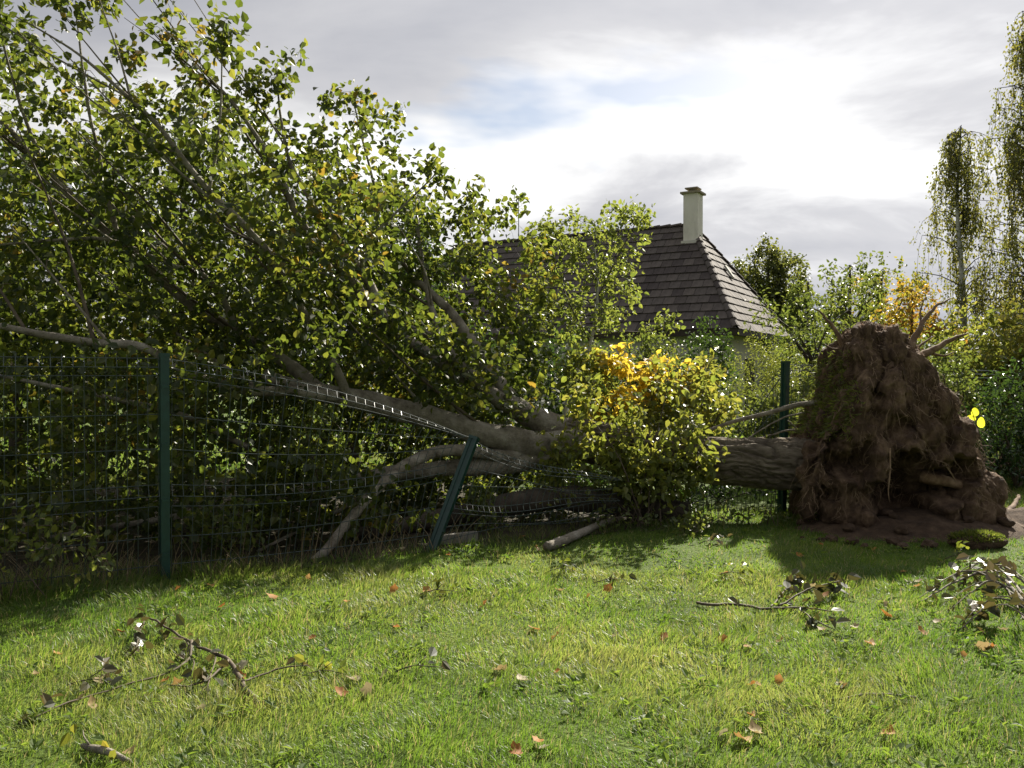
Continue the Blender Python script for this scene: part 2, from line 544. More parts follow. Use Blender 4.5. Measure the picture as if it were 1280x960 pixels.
def gz(x, y):
    """the lawn's gentle unevenness"""
    return .022 * np.sin(.9 * x + 1.0) * np.sin(.75 * y + .3) + .012 * np.sin(2.1 * x + .4 * y) + .010 * np.sin(1.7 * y - .8 * x + 2)


def noise3(p, s, oct=4):
    return noise.fractal(Vector(p) * s, 1.0, 2.0, oct)


# ------------------------------------------------------------------ ground
def build_ground():
    gx = np.concatenate([np.linspace(-400, -16, 9)[:-1], np.arange(-16, 18.01, .3), np.linspace(18, 400, 9)[1:]])
    gy = np.concatenate([np.linspace(-60, 0, 5)[:-1], np.arange(0, 27.01, .3), np.linspace(27, 900, 10)[1:]])
    X, Y = np.meshgrid(gx, gy, indexing='ij')
    Z = gz(X, Y)
    V = np.stack([X, Y, Z], -1).reshape(-1, 3)
    m = len(gy)
    i, j = np.meshgrid(np.arange(len(gx) - 1), np.arange(m - 1), indexing='ij')
    a = i * m + j
    Q = np.stack([a, a + m, a + m + 1, a + 1], -1).reshape(-1, 4)
    o = part('lawn', (V, Q, None), LAWN, None, kind='structure', smooth=True)
    # bare earth and leaf litter beyond the fence
    t = np.arange(-9, 5.0, .22)
    w = np.linspace(0, 1, 26)
    dirn = FEN_DIR / np.linalg.norm(FEN_DIR); nor = np.array([-dirn[1], dirn[0]])
    V = []
    for k, s in enumerate(t):
        e0 = -.05 + .10 * noise.noise((s * 1.3, 3.1, 0)); e1 = 6.5 + .6 * noise.noise((s * .6, 9.1, 0))
        for v in w:
            q = FEN_A + dirn * s + nor * (e0 + (e1 - e0) * v)
            z = gz(q[0], q[1]) + .006 + (.02 * (1 + noise.noise((q[0] * 2.5, q[1] * 2.5, 0))) if 0 < v < 1 else 0)
            V.append((q[0], q[1], z))
    m = len(w)
    i, j = np.meshgrid(np.arange(len(t) - 1), np.arange(m - 1), indexing='ij')
    a = i * m + j
    Q = np.stack([a, a + m, a + m + 1, a + 1], -1).reshape(-1, 4)
    part('soil_bed', (np.array(V), Q, None), LITTER, None, kind='structure', smooth=True)


MOUND_C = np.array([4.15, 8.75])


def mound_h(x, y):
    """loose soil at the foot of the root plate"""
    u = (x - 4.25) / 1.25; v = (y - 9.0) / .78
    r = math.hypot(u, v) + .16 * noise.noise((x * 2.2, y * 2.2, 4.0))
    h = max(0.0, 1 - r * r) * .20
    u2 = (x - 5.55) / .75; v2 = (y - 9.15) / .45
    r2 = math.hypot(u2, v2) + .2 * noise.noise((x * 2.6, y * 2.6, 8.0))
    h = max(h, max(0.0, 1 - r2 * r2) * .17)
    if h > 0: h += min(h * 3, 1) * .05 * noise.fractal(Vector((x, y, 2)) * 5, 1, 2, 5)
    return h


def build_grass():
    dirn = FEN_DIR / np.linalg.norm(FEN_DIR); nor = np.array([-dirn[1], dirn[0]])
    A = Acc()

    def band(y0, y1, dens, h, w, seg):
        half = .66 * y1 + 1.0
        n = int(dens * 2 * half * (y1 - y0))
        p = np.stack([rng.uniform(-half, half, n), rng.uniform(y0, y1, n)], -1)
        p = p[np.abs(p[:, 0]) < .66 * p[:, 1] + 1.0]
        s = (p - FEN_A) @ nor                       # distance beyond the fence line
        keep = (s < .10) | ((s < .6) & (rng.random(len(p)) < .25)) | (s > 7) | (p[:, 0] > 5.2)
        mh = ((p[:, 0] - 4.25) / 1.2) ** 2 + ((p[:, 1] - 9.0) / .72) ** 2 < 1 - .5 * rng.random(len(p))
        mh |= ((p[:, 0] - 5.55) / .7) ** 2 + ((p[:, 1] - 9.15) / .42) ** 2 < 1 - .5 * rng.random(len(p))
        p, s = p[keep & ~mh], s[keep & ~mh]
        n = len(p)
        x, y = p.T
        tuft = (np.sin(x * 2.3 + 1.3 * np.sin(y * 1.9)) * np.sin(y * 2.7 + 1.1 * np.sin(x * 2.1)) + .6 * np.sin(x * 6.1 + 2 * np.sin(y * 3.7)) * np.sin(y * 5.3 + 1.7 * np.sin(x * 4.3)))
        edge = np.clip((s + .45) / .5, 0, 1)        # uncut grass along the fence
        fine = np.sin(x * 17 + 3 * np.sin(y * 9)) * np.sin(y * 15 + 3 * np.sin(x * 11))
        hh = h * (1 + .36 * tuft + .25 * fine + 1.5 * edge ** 2) * rng.uniform(.55, 1.3, n)
        # blades come in clumps that lean together
        la = np.sin(x * 3.1 + y * 1.7) * 2.2 + np.sin(x * 7.3 - y * 5.9) * 1.5 + rng.normal(0, .9, n)
        lean = np.clip(rng.normal(.55, .3, n), .05, 1.3)
        D = np.stack([np.cos(la) * lean, np.sin(la) * lean, np.ones(n)], -1)
        base = np.stack([x, y, gz(x, y) - .004], -1)
        ph = rng.uniform(0, math.pi, n)
        X = np.stack([np.cos(ph), np.sin(ph), np.zeros(n)], -1) * (w * rng.uniform(.6, 1.3, n))[:, None]
        mid = base + unit(D + np.array([0, 0, .5])) * (hh * .55)[:, None]
        tip = mid + unit(D * np.array([1.5, 1.5, .55])) * (hh * .55)[:, None]
        tn = np.clip(.45 + .20 * tuft - .10 * fine + rng.normal(0, .22, n) + .34 * np.sin(x * 1.3 + 2 + 1.5 * np.sin(y * 1.1)) * np.sin(y * 1.5 + 1.5 * np.sin(x * .9)), 0, .93)
        tn = np.where(rng.random(n) < .08, 1.0, tn)
        if seg == 2:
            V = np.stack([base - X / 2, base + X / 2, mid + X * .42, mid - X * .42, tip], 1).reshape(-1, 3)
            b = np.arange(n)[:, None] * 5
            A.add(V, b + np.array([[0, 1, 2, 3]]), b + np.array([[3, 2, 4]]), np.repeat(tn, 5))
        else:
            V = np.stack([base - X / 2, base + X / 2, (mid + tip) / 2 + X * .0], 1).reshape(-1, 3)
            b = np.arange(n)[:, None] * 3
            A.add(V, None, b + np.array([[0, 1, 2]]), np.repeat(tn, 3))

    band(2.6, 4.6, 6800, .055, .0034, 2)
    band(4.6, 7.0, 4300, .052, .0048, 2)
    band(7.0, 10.5, 1700, .055, .0085, 1)
    band(10.5, 16, 520, .06, .014, 1)
    band(16, 26, 160, .07, .025, 1)
    part('grass', A.geo(), GRASS, None, kind='stuff', tint=A.tints())
    # low broad-leaved weeds in the turf: rosettes and clover
    A = Acc()
    n = 1100
    y = 2.9 + 7.5 * rng.random(n) ** 1.2
    x = rng.uniform(-.66, .66, n) * y
    s = (np.stack([x, y], -1) - FEN_A) @ nor
    ok = (s < 0) & (((x - 4.25) / 1.3) ** 2 + ((y - 9.0) / .8) ** 2 > 1)
    clump = np.sin(x * 1.9 + 1.3 * np.sin(y * 1.4)) * np.sin(y * 2.1) > -.25
    for px_, py_ in zip(x[ok & clump], y[ok & clump]):
        k = rng.integers(5, 13)
        a = rng.uniform(0, 2 * math.pi, k)
        r = rng.uniform(.0, .07, k)
        b = np.stack([px_ + r * np.cos(a), py_ + r * np.sin(a), np.full(k, gz(px_, py_)) + rng.uniform(.008, .04, k)], -1)
        D = np.stack([np.cos(a), np.sin(a), rng.uniform(.1, .9, k)], -1)
        Nn = np.stack([-np.cos(a) * .4, -np.sin(a) * .4, np.ones(k)], -1) + rng.normal(0, .25, (k, 3))
        L = rng.uniform(.018, .055, k)
        V, Q, tt = leaves(b, D, Nn, L, L * rng.uniform(.3, .9), np.clip(rng.normal(.5, .25, k), 0, 1))
        A.add(V, Q, None, tt)
    part('weeds', A.geo(), WEED, None, kind='stuff', tint=A.tints())


# ------------------------------------------------------------------ house
def build_house():
    a = math.radians(30)
    r = np.array([math.cos(a), -math.sin(a), 0]); nf = np.array([-math.sin(a), -math.cos(a), 0]); up = np.array([0, 0, 1.0])
    E = np.array([5.69, 27.0, 6.36])          # right end of the ridge
    m, w, ze, RL = 2.36, 3.5, 2.88, 9.0
    Nc = E + m * r + w * nf; Nc[2] = ze        # near corner of the eaves
    Fc = E + m * r - w * nf; Fc[2] = ze        # far corner
    Wl = E - RL * r                            # left end of the ridge
    Lc = Wl - m * r + w * nf; Lc[2] = ze
    Bc = Wl - m * r - w * nf; Bc[2] = ze
    base = (Nc + Bc) / 2; base[2] = 0
    H = empty('house', base, 'pale rendered bungalow with a dark tiled hipped roof and white chimney', 'house')
    ins = .35
    # walls
    ctr = (Nc + Fc + Lc + Bc) / 4
    Lx, Ly = np.linalg.norm(Nc - Lc) - 2 * ins, 2 * w - 2 * ins
    R = np.stack([r, -nf, up], 1)
    wc = ctr.copy(); wc[2] = ze / 2 - .06
    part('wall', box(wc, (Lx, Ly, ze - .12), R), RENDER_WHITE, H)
    for k, s in enumerate((-3.6, -.4, 2.6)):
        c = ctr + r * s + nf * (Ly / 2 + .01); c[2] = 1.45
        wn = part('window', box(c, (1.3, .06, 1.2), R), CHIM_WHITE, H)
        part('pane', box(c + nf * .02 - r * .31, (.54, .06, 1.04), R), GLASS, wn)
        part('pane', box(c + nf * .02 + r * .31, (.54, .06, 1.04), R), GLASS, wn)
    c = ctr + r * (Lx / 2 + .01) + nf * .8; c[2] = 1.05
    dr = part('door', box(c, (.06, .95, 2.1), R), FASCIA, H)
    part('handle', box(c + r * .05 + nf * .35, (.06, .03, .14), R), RAIL_GREY, dr)
    # roof deck
    V = np.array([Nc, Fc, Bc, Lc, E, Wl])
    V2 = V - up * .14
    Q = np.array([[3, 0, 4, 5], [1, 2, 5, 4]]); T = np.array([[0, 1, 4], [2, 3, 5]])
    Vd = np.concatenate([V, V2])
    Qs = [[0, 3, 9, 6], [1, 0, 6, 7], [2, 1, 7, 8], [3, 2, 8, 9], [6, 9, 8, 7]]
    roof = part('roof', (Vd, np.concatenate([Q, np.array(Qs)]), T), FASCIA, H)
    tl = part('fascia_board', box((Nc + Lc) / 2 + nf * .03 - up * .09, (np.linalg.norm(Nc - Lc) + .06, .03, .2), R), FASCIA, roof)
    part('fascia_board', box((Nc + Fc) / 2 + r * .03 - up * .09, (.03, 2 * w, .2), R), FASCIA, roof)
    # tiles
    TW, ROWS = .34, 14
    tiles = []

    def plane(O, ex, apex_mid, width, ridge0, ridge1, cut):
        # O eave start, ex along the eave, slope direction up to the ridge
        sl = apex_mid; Ls = np.linalg.norm(sl); ey = sl / Ls
        nz = np.cross(ex, ey)
        ex_h = Ls / ROWS
        for row in range(ROWS):
            y0, y1 = row * ex_h - .05 * (row == 0), min((row + 1) * ex_h + .05, Ls)
            off = (row % 2) * TW / 2
            x = -TW + off
            while x < width:
                xs = []
                for xx, yy in ((x, y0), (x + TW - .012, y0), (x + TW - .012, y1), (x, y1)):
                    f = yy / Ls
                    xs.append(min(max(xx, ridge0 * f), width - (width - ridge1) * f))
                if xs[1] - xs[0] > .05 or xs[2] - xs[3] > .05:
                    lo, hi = .055 + rng.uniform(-.006, .008), .022
                    pts = []
                    for q, (xx, yy) in enumerate(zip(xs, (y0, y0, y1, y1))):
                        pts.append(O + ex * xx + ey * yy + nz * (lo if q < 2 else hi))
                    pts = np.array(pts)
                    tiles.append((pts, nz))
                x += TW
    slope_f = (E - nf * 0) - (Nc - m * r); slope_f = np.array([*( -nf * w)[:2], E[2] - ze])
    plane(Lc, r, slope_f, np.linalg.norm(Nc - Lc), m, m + RL, True)
    nfront = len(tiles)
    slope_h = np.array([*(-r * m)[:2], E[2] - ze])
    plane(Nc, -nf, slope_h, 2 * w, w, w, True)
    camp = np.array([0, 0, EYE])
    # those that show largest are pieces of their own, the far ones of the front slope are joined
    dist = [np.linalg.norm(t[0].mean(0) - np.array([5.5, 20, 3])) for t in tiles]
    order = np.argsort(dist)
    rest = Acc()

    def slab(pts, nz, th=.022):
        V = np.concatenate([pts, pts - nz * th])
        return V, np.array([[0, 1, 2, 3], [7, 6, 5, 4], [1, 0, 4, 5], [2, 1, 5, 6], [3, 2, 6, 7], [0, 3, 7, 4]]), None
    for k, i in enumerate(order):
        pts, nz = tiles[i]
        g = slab(pts, nz)
        if k < 290:
            part('tile', g, TILE_MATS[int(rng.integers(0, 4))], roof, origin=pts[0])
        else:
            rest.add(*g)
    part('tiles', rest.geo(), TILE_MATS[1], roof, kind='stuff')
    # half-round caps on hips and ridge
    def caps(p, q, up_n, step=.36, rad=.10):
        L = np.linalg.norm(q - p); k = int(L / step); d = (q - p) / L
        side = unit(np.cross(d, up_n)); nn = np.cross(side, d)
        for i in range(k):
            b0 = p + d * i * L / k; b1 = p + d * ((i + 1) * L / k + .05)
            V = []
            for b, rr, lift in ((b0, rad * 1.12, .045), (b1, rad, .015)):
                for t in np.linspace(0, math.pi, 7):
                    V.append(b + side * math.cos(t) * rr + nn * (math.sin(t) * rr * .75 + lift - .02))
            V = np.array(V); Q = np.array([[j, j + 1, j + 8, j + 7] for j in range(6)])
            V = np.concatenate([V, V[:7] - nn * .03])
            Q = np.concatenate([Q, np.array([[j + 1, j, j + 14, j + 15] for j in range(6)])])
            part('ridge_tile', (V, Q, None), TILE_MATS[int(rng.integers(0, 4))], roof, origin=b0)
    caps(Nc, E, up); caps(Fc, E, up)
    caps(E, Wl, up)
    # a roof hook and a small vent on the hip slope
    ey = slope_h / np.linalg.norm(slope_h); nz = np.cross(-nf, ey)
    hp = Nc + (-nf) * 3.6 + ey * 2.3
    R2 = np.stack([-nf, ey, nz], 1)
    part('roof_vent', box(hp + nz * .10, (.16, .46, .06), R2), RENDER_WHITE, roof)
    # chimney: shaft, flashing, slab and little rain cap
    cc = P(866, 300, 26.55); cc[2] = 0
    ch = part('chimney', box(cc + up * 6.05, (.46, .50, 2.35), R), CHIM_WHITE, H)
    part('chimney_slab', box(cc + up * 7.255, (.62, .66, .06), R), CAP_STONE, ch)
    part('chimney_neck', box(cc + up * 7.335, (.20, .22, .10), R), CAP_STONE, ch)
    part('rain_cap', box(cc + up * 7.405, (.40, .42, .04), R), CAP_STONE, ch)
    part('flashing', box(cc + up * 5.62 + nf * .02, (.56, .60, .30), R), RENDER_WHITE, ch)
    # television aerial on the ridge
    ap = Wl + (E - Wl) * .30
    ae = empty('aerial', ap + up * .05, 'thin television aerial standing on the tiled roof ridge', 'aerial')
    part('mast', tube([ap + up * .02, ap + up * 1.55], .018, 6), RAIL_GREY, ae)
    part('boom', tube([ap + up * 1.45 - r * .45, ap + up * 1.45 + r * .45], .012, 5), RAIL_GREY, ae)
    for k in range(7):
        c = ap + up * 1.45 + r * (-.42 + .14 * k)
        part('element', tube([c - nf * .22, c + nf * .22], .006, 4), RAIL_GREY, ae)


# ------------------------------------------------------------------ standing trees and shrubs
def tree(name, label, cat, base, trunk_pts, crown, natt, per, leaf, mat, bark, lsize=None, group=None, droop=0., tint=(0, 1), wid=.8,
         r0=.12, limbs=5, spread=.07, hang=.35, maxr=.012, shell=.35, sides=4, step=.2, start=.3):
    o = empty(name, base, label, cat, group)
    sk = Skeleton()
    tp = smooth_path(np.asarray(trunk_pts, float), .25)
    rad = np.linspace(r0, r0 * .25, len(tp)) * (1 + .5 * np.exp(-np.linspace(0, 12, len(tp))))
    part('trunk', tube(tp, rad, 10), bark, o, smooth=True)
    sk.add(tp[len(tp) // 5:], rad[len(tp) // 5:])
    es = [(np.asarray(c, float), np.asarray(r, float)) for c, r in crown]
    for k in range(limbs):
        c, r = es[k % len(es)]
        end = c + rnd_unit(1)[0] * r * .55
        i = int(len(tp) * rng.uniform(.25, .85))
        p0 = tp[i]
        mid = (p0 + end) / 2 + np.array([0, 0, .15 * np.linalg.norm(end - p0)]) + rng.normal(0, .05, 3)
        lp = smooth_path([p0, mid, end], .2)
        lr = np.linspace(rad[i] * .6, rad[i] * .15, len(lp))
        part('limb', tube(lp, lr, 7), bark, o, smooth=True)
        sk.add(lp, lr)
    sk.grow(ellipsoids(es, natt, shell), step=step, droop=droop, maxr=maxr)
    part('twigs', sk.twig_geo(sides), bark, o, kind='stuff')
    g, tt = sk.leaf_geo(per, leaf, wid, spread, tint, hang, start)
    part('crown', g, mat, o, kind='stuff', tint=tt)
    return o


def shrub(name, label, cat, base, crown, natt, per, leaf, mat, bark=None, group=None, stems=5, **kw):
    """a bush: several stems from one base"""
    bark = bark or BARK_TWIG
    o = empty(name, base, label, cat, group)
    sk = Skeleton()
    base = np.asarray(base, float)
    es = [(np.asarray(c, float), np.asarray(r, float)) for c, r in crown]
    opts = dict(spread=.06, hang=.3, tint=(0, 1), wid=.75, droop=0., maxr=.010, shell=.3, r0=.025, start=.3)
    opts.update(kw)
    for k in range(stems):
        c, r = es[k % len(es)]
        end = c + rnd_unit(1)[0] * r * np.array([.7, .7, .6])
        b = base + np.array([*rng.normal(0, .12, 2), -.03])
        mid = (b + end) / 2 + rng.normal(0, .08, 3) + np.array([0, 0, .12])
        lp = smooth_path([b, mid, end], .15)
        lr = np.linspace(opts['r0'], opts['r0'] * .3, len(lp))
        part('stem', tube(lp, lr, 6), bark, o, smooth=True)
        sk.add(lp, lr)
    sk.grow(ellipsoids(es, natt, opts['shell']), step=.2, droop=opts['droop'], maxr=opts['maxr'])
    part('twigs', sk.twig_geo(3), bark, o, kind='stuff')
    g, tt = sk.leaf_geo(per, leaf, opts['wid'], opts['spread'], opts['tint'], opts['hang'], opts['start'])
    part('foliage', g, mat, o, kind='stuff', tint=tt)
    return o


def G(px, d):
    x = (px - 640) / FPX * d
    return np.array([x, d, gz(x, d)])


def build_background():
    # standing trees behind the fallen crown
    for (px, d, top, wd, lab, mat) in (
            (225, 13.6, 95, 1.9, 'bushy dark tree standing behind the fallen crown, beside the long green hedge', LEAF_MID),
            (20, 13.2, 150, 2.0, 'broad dark tree standing behind the fallen crown at the hedge end', LEAF_DARK),
            (440, 14.2, 195, 1.5, 'dark leafy tree standing between the fallen crown and the house', LEAF_DARK)):
        b = G(px, d); zt = P(0, top, d)[2]
        tree('hedge_tree', lab, 'tree', b, [b, b + [0, 0, zt * .4], b + [.1, 0, zt * .85]],
             [(b + [0, 0, zt * .62], (wd, 1.4, zt * .36)), (b + [-.9, .2, zt * .45], (wd * .7, 1.2, zt * .3)), (b + [.9, .1, zt * .48], (wd * .7, 1.2, zt * .3))],
             1000, 26, .085, mat, BARK_DARK, r0=.11, group='trees standing behind the fallen crown', spread=.10)
    # hedge closing the garden behind the fence
    for (p0, p1, d0, d1, h, lab) in ((-260, 330, 13.0, 14.6, 2.7, 'long dark green hedge behind the fallen crown and the wire fence'),
                                     (330, 760, 14.6, 16.0, 2.5, 'dark green hedge in front of the house, behind the fallen trunk')):
        A0, A1 = G(p0, d0), G(p1, d1)
        es = []
        n = int(np.linalg.norm(A1 - A0) / .9)
        for k in range(n):
            c = A0 + (A1 - A0) * (k + .5) / n
            es.append((c + [0, 0, h * .5], (.75, .6, h * .5 * rng.uniform(.9, 1.12))))
        shrub('hedge', lab, 'hedge', (A0 + A1) / 2 * [1, 1, 0], es, 1100, 19, .085, LEAF_DARK, BARK_DARK, stems=n, spread=.12)
    # far tree beyond the house
    b = G(960, 44)
    tree('far_tree', 'distant round-topped dark tree beyond the right end of the roof', 'tree', b, [b, b + [0, 0, 4], b + [0, 0, 7.4]],
         [(b + [-1.2, 0, 5.9], (1.0, 1.2, 1.9)), (b + [0.0, 0, 6.6], (.9, 1.2, 2.3)), (b + [1.1, 0, 6.1], (1.0, 1.2, 1.9)), (b + [0, 0, 4.3], (2.3, 1.5, 1.6))],
         900, 24, .17, LEAF_FAR, BARK_DARK, r0=.2, spread=.14, step=.4)
    # orchard tree with dark leaning limbs beside the house wall
    b = G(1046, 14)
    tree('fruit_tree', 'open fruit tree with dark forked limbs beside the house wall', 'tree', b,
         [b, b + [-.05, 0, .9], b + [-.25, 0, 1.5], b + [-.7, 0, 2.2]],
         [(b + [-.75, 0, 2.5], (.75, .8, .65)), (b + [.1, 0, 2.7], (.6, .8, .75)), (b + [-.3, 0, 2.0], (1.0, .8, .5))],
         190, 13, .075, LEAF_MID, BARK_DARK, r0=.09, limbs=9, wid=.6)
    # upright green trees behind it
    for k, (px, d, top, sp, mat, lab) in enumerate((
            (1062, 20, 306, .62, LEAF_MID, 'upright pointed green tree with spiky shoots behind the root plate'),
            (1010, 22, 330, .65, LEAF_MID, 'smaller upright green tree between the far tree and the root plate'))):
        b = G(px, d); zt = P(0, top, d)[2]
        es = [(b + [0, 0, zt * .5], (sp * 1.3, .9, zt * .3))]
        for q in range(5):
            es.append((b + [rng.uniform(-1, 1) * sp, rng.uniform(-.4, .4), zt * rng.uniform(.72, .84)], (.17, .17, zt * .17)))
        tree('upright_tree', lab, 'tree', b, [b, b + [0, 0, zt * .5], b + [0, 0, zt * .9]], es, 330, 17, .10, mat, BARK_DARK, r0=.09, spread=.06)
    # autumn-coloured trees
    b = G(1098, 25); zt = P(0, 322, 25)[2]
    tree('russet_tree', 'russet-green tree with a ragged top behind the orange shrub', 'tree', b, [b, b + [0, 0, 2.5], b + [.1, 0, zt * .9]],
         [(b + [-.5, 0, zt * .72], (.8, .9, zt * .22)), (b + [.6, 0, zt * .74], (.8, .9, zt * .24)), (b + [0, 0, zt * .45], (1.5, 1.1, zt * .3))],
         300, 20, .11, LEAF_OCHRE, BARK_DARK, r0=.1, tint=(0, .75))
    b = G(1140, 17); zt = P(0, 338, 17)[2]
    tree('orange_shrub', 'tall shrub with yellow and orange autumn leaves behind the root plate', 'shrub', b, [b, b + [0, 0, 1.3], b + [0, 0, zt * .9]],
         [(b + [0, 0, zt * .76], (.62, .6, zt * .22)), (b + [-.45, 0, zt * .6], (.55, .6, zt * .25)), (b + [.5, 0, zt * .58], (.5, .6, zt * .22)), (b + [0, 0, zt * .35], (.9, .7, zt * .25))],
         330, 19, .085, LEAF_OCHRE, BARK_DARK, r0=.05, tint=(.25, 1))
    # green shrubs along the right
    for (px, d, top, wd, leaf, mat, lab, tint) in (
            (1215, 15.5, 368, .95, .095, LEAF_YG, 'tall bright yellow-green shrub below the weeping birches', (0, .8)),
            (1278, 15.0, 372, .8, .10, LEAF_YG, 'leafy shrub with yellowing top leaves beside the bright green shrub', (.2, 1)),
            (1170, 13.2, 415, .7, .07, LEAF_MID, 'mid green bush right behind the root plate', (0, .8)),
            (1120, 14.5, 395, .7, .075, LEAF_MID, 'light green bush between the orange shrub and the root plate', (.2, 1)),
            (1345, 14.5, 395, .9, .09, LEAF_MID, 'green bush at the end of the row of garden shrubs', (0, .8))):
        b = G(px, d); zt = P(0, top, d)[2]
        shrub('garden_shrub', lab, 'shrub', b,
              [(b + [0, 0, zt * .62], (wd * .8, .7, zt * .38)), (b + [-wd * .45, 0, zt * .42], (wd * .7, .7, zt * .38)), (b + [wd * .45, 0, zt * .42], (wd * .7, .7, zt * .38))],
              420, 20, leaf, mat, group='shrubs along the far side of the lawn', tint=tint, stems=7)
    for (px, d, top, wd, lab) in ((1268, 12.3, 452, .62, 'dark glossy laurel bush with shining leaves at the lawn edge'),
                                  (1203, 12.0, 512, .33, 'low glossy laurel bush beside the root plate'),
                                  (1330, 12.5, 440, .6, 'second dark glossy laurel bush beside the big laurel at the lawn edge')):
        b = G(px, d); zt = P(0, top, d)[2]
        shrub('laurel_bush', lab, 'shrub', b, [(b + [0, 0, zt * .55], (wd, .55, zt * .46)), (b + [0, 0, zt * .3], (wd * 1.1, .6, zt * .3))],
              260 if wd > .4 else 120, 18, .085, LEAF_LAUREL, group='laurels at the lawn edge', wid=.5, hang=.1, stems=6)
    # dark hedge far behind the shrubs on the right
    A0, A1 = G(880, 27), G(1500, 25)
    es = []
    for k in range(17):
        c = A0 + (A1 - A0) * (k + .5) / 17
        es.append((c + [0, 0, 1.5], (.9, .8, 1.6 * rng.uniform(.9, 1.1))))
    shrub('hedge', 'dark boundary hedge far behind the shrubs on the far side of the lawn', 'hedge', (A0 + A1) / 2 * [1, 1, 0], es, 800, 20, .14, LEAF_DARK, BARK_DARK, stems=17, spread=.16)
    # weeping birches
    for (px, d, top, wd, lab, na) in ((1200, 24, 165, 1.15, 'smaller weeping birch with thin drooping crown beside a taller birch', 480),
                                      (1292, 22, 20, 1.5, 'tall weeping birch with long hanging twigs at the garden edge', 880)):
        b = G(px, d); zt = P(0, top, d)[2]
        o = empty('birch_tree', b, lab, 'tree', 'weeping birches at the garden edge')
        tp = smooth_path([b, b + [.1, 0, zt * .4], b + [-.1, 0, zt * .75], b + [0, 0, zt]], .3)
        rad = np.linspace(.13, .015, len(tp))
        part('trunk', tube(tp, rad, 9), BARK_WHITE, o, smooth=True)
        sk = Skeleton(); sk.add(tp[len(tp) // 4:], rad[len(tp) // 4:])
        lf = Skeleton()
        for q in range(na // 7):
            t = rng.uniform(.14, 1) ** .95
            p0 = tp[min(int(t * (len(tp) - 1)), len(tp) - 1)]
            an = rng.uniform(0, 2 * math.pi)
            reach = wd * (1.25 - t) * rng.uniform(.5, 1.25) + .12
            e = p0 + np.array([math.cos(an) * reach, math.sin(an) * reach, reach * rng.uniform(.1, .7)])
            bp = smooth_path([p0, (p0 + e) / 2 + [0, 0, .12], e], .25)
            sk.paths.append((bp, np.linspace(.022, .008, len(bp))))
            for w_ in range(7):
                i = rng.integers(max(1, len(bp) // 3), len(bp))
                q0 = bp[i]
                Ln = rng.uniform(.6, 2.0) * (1.15 - .45 * t)
                o2 = rng.normal(0, .16, 2)
                tw = smooth_path([q0, q0 + [o2[0] * .7, o2[1] * .7, -Ln * .25], q0 + [o2[0] * 1.3, o2[1] * 1.3, -Ln]], .25)
                tw = tw[tw[:, 2] > .3]
                if len(tw) < 2: continue
                sk.paths.append((tw, np.linspace(.006, .003, len(tw))))
                lf.paths.append(sk.paths[-1])
        part('twigs', sk.twig_geo(3), BARK_DARK, o, kind='stuff')
        g, tt = lf.leaf_geo(21, .08, .75, .06, (0, 1), .7, .05)
        part('crown', g, LEAF_BIRCH, o, kind='stuff', tint=tt)
    # shrubs in front of the house
    b = G(885, 17); zt = P(0, 398, 17)[2]
    shrub('round_bush', 'dark round evergreen bush below the corner of the tiled roof', 'shrub', b, [(b + [0, 0, zt * .6], (.62, .6, zt * .4)), (b + [-.35, 0, zt * .4], (.5, .5, zt * .35))],
          420, 20, .075, LEAF_DARK, tint=(.3, 1))
    b = G(948, 16); zt = P(0, 412, 16)[2]
    shrub('feathery_bush', 'pale green feathery bush beside the dark round bush', 'shrub', b, [(b + [0, 0, zt * .6], (.65, .5, zt * .38)), (b + [.55, 0, zt * .5], (.6, .5, zt * .42))],
          560, 22, .05, LEAF_YG, tint=(0, .6), wid=.4)
    b = G(812, 15.5); zt = P(0, 408, 15.5)[2]
    shrub('leafy_bush', 'green bush below the eaves, left of the dark round bush', 'shrub', b, [(b + [0, 0, zt * .58], (.75, .5, zt * .42)), (b + [-.9, 0, zt * .5], (.7, .5, zt * .4))], 420, 20, .07, LEAF_MID)
    b = G(925, 12.6); zt = P(0, 482, 12.6)[2]
    shrub('leafy_bush', 'loose leafy bush behind the fallen trunk, beside the leaning fence post', 'shrub', b, [(b + [0, 0, zt * .55], (.75, .4, zt * .45)), (b + [.7, .2, zt * .5], (.5, .4, zt * .4))], 330, 18, .08, LEAF_MID)
    b = G(1010, 13.2); zt = P(0, 470, 13.2)[2]
    shrub('leafy_bush', 'low green bush between the fence posts and the fruit tree', 'shrub', b, [(b + [0, 0, zt * .5], (.7, .4, zt * .48))], 240, 18, .07, LEAF_MID)


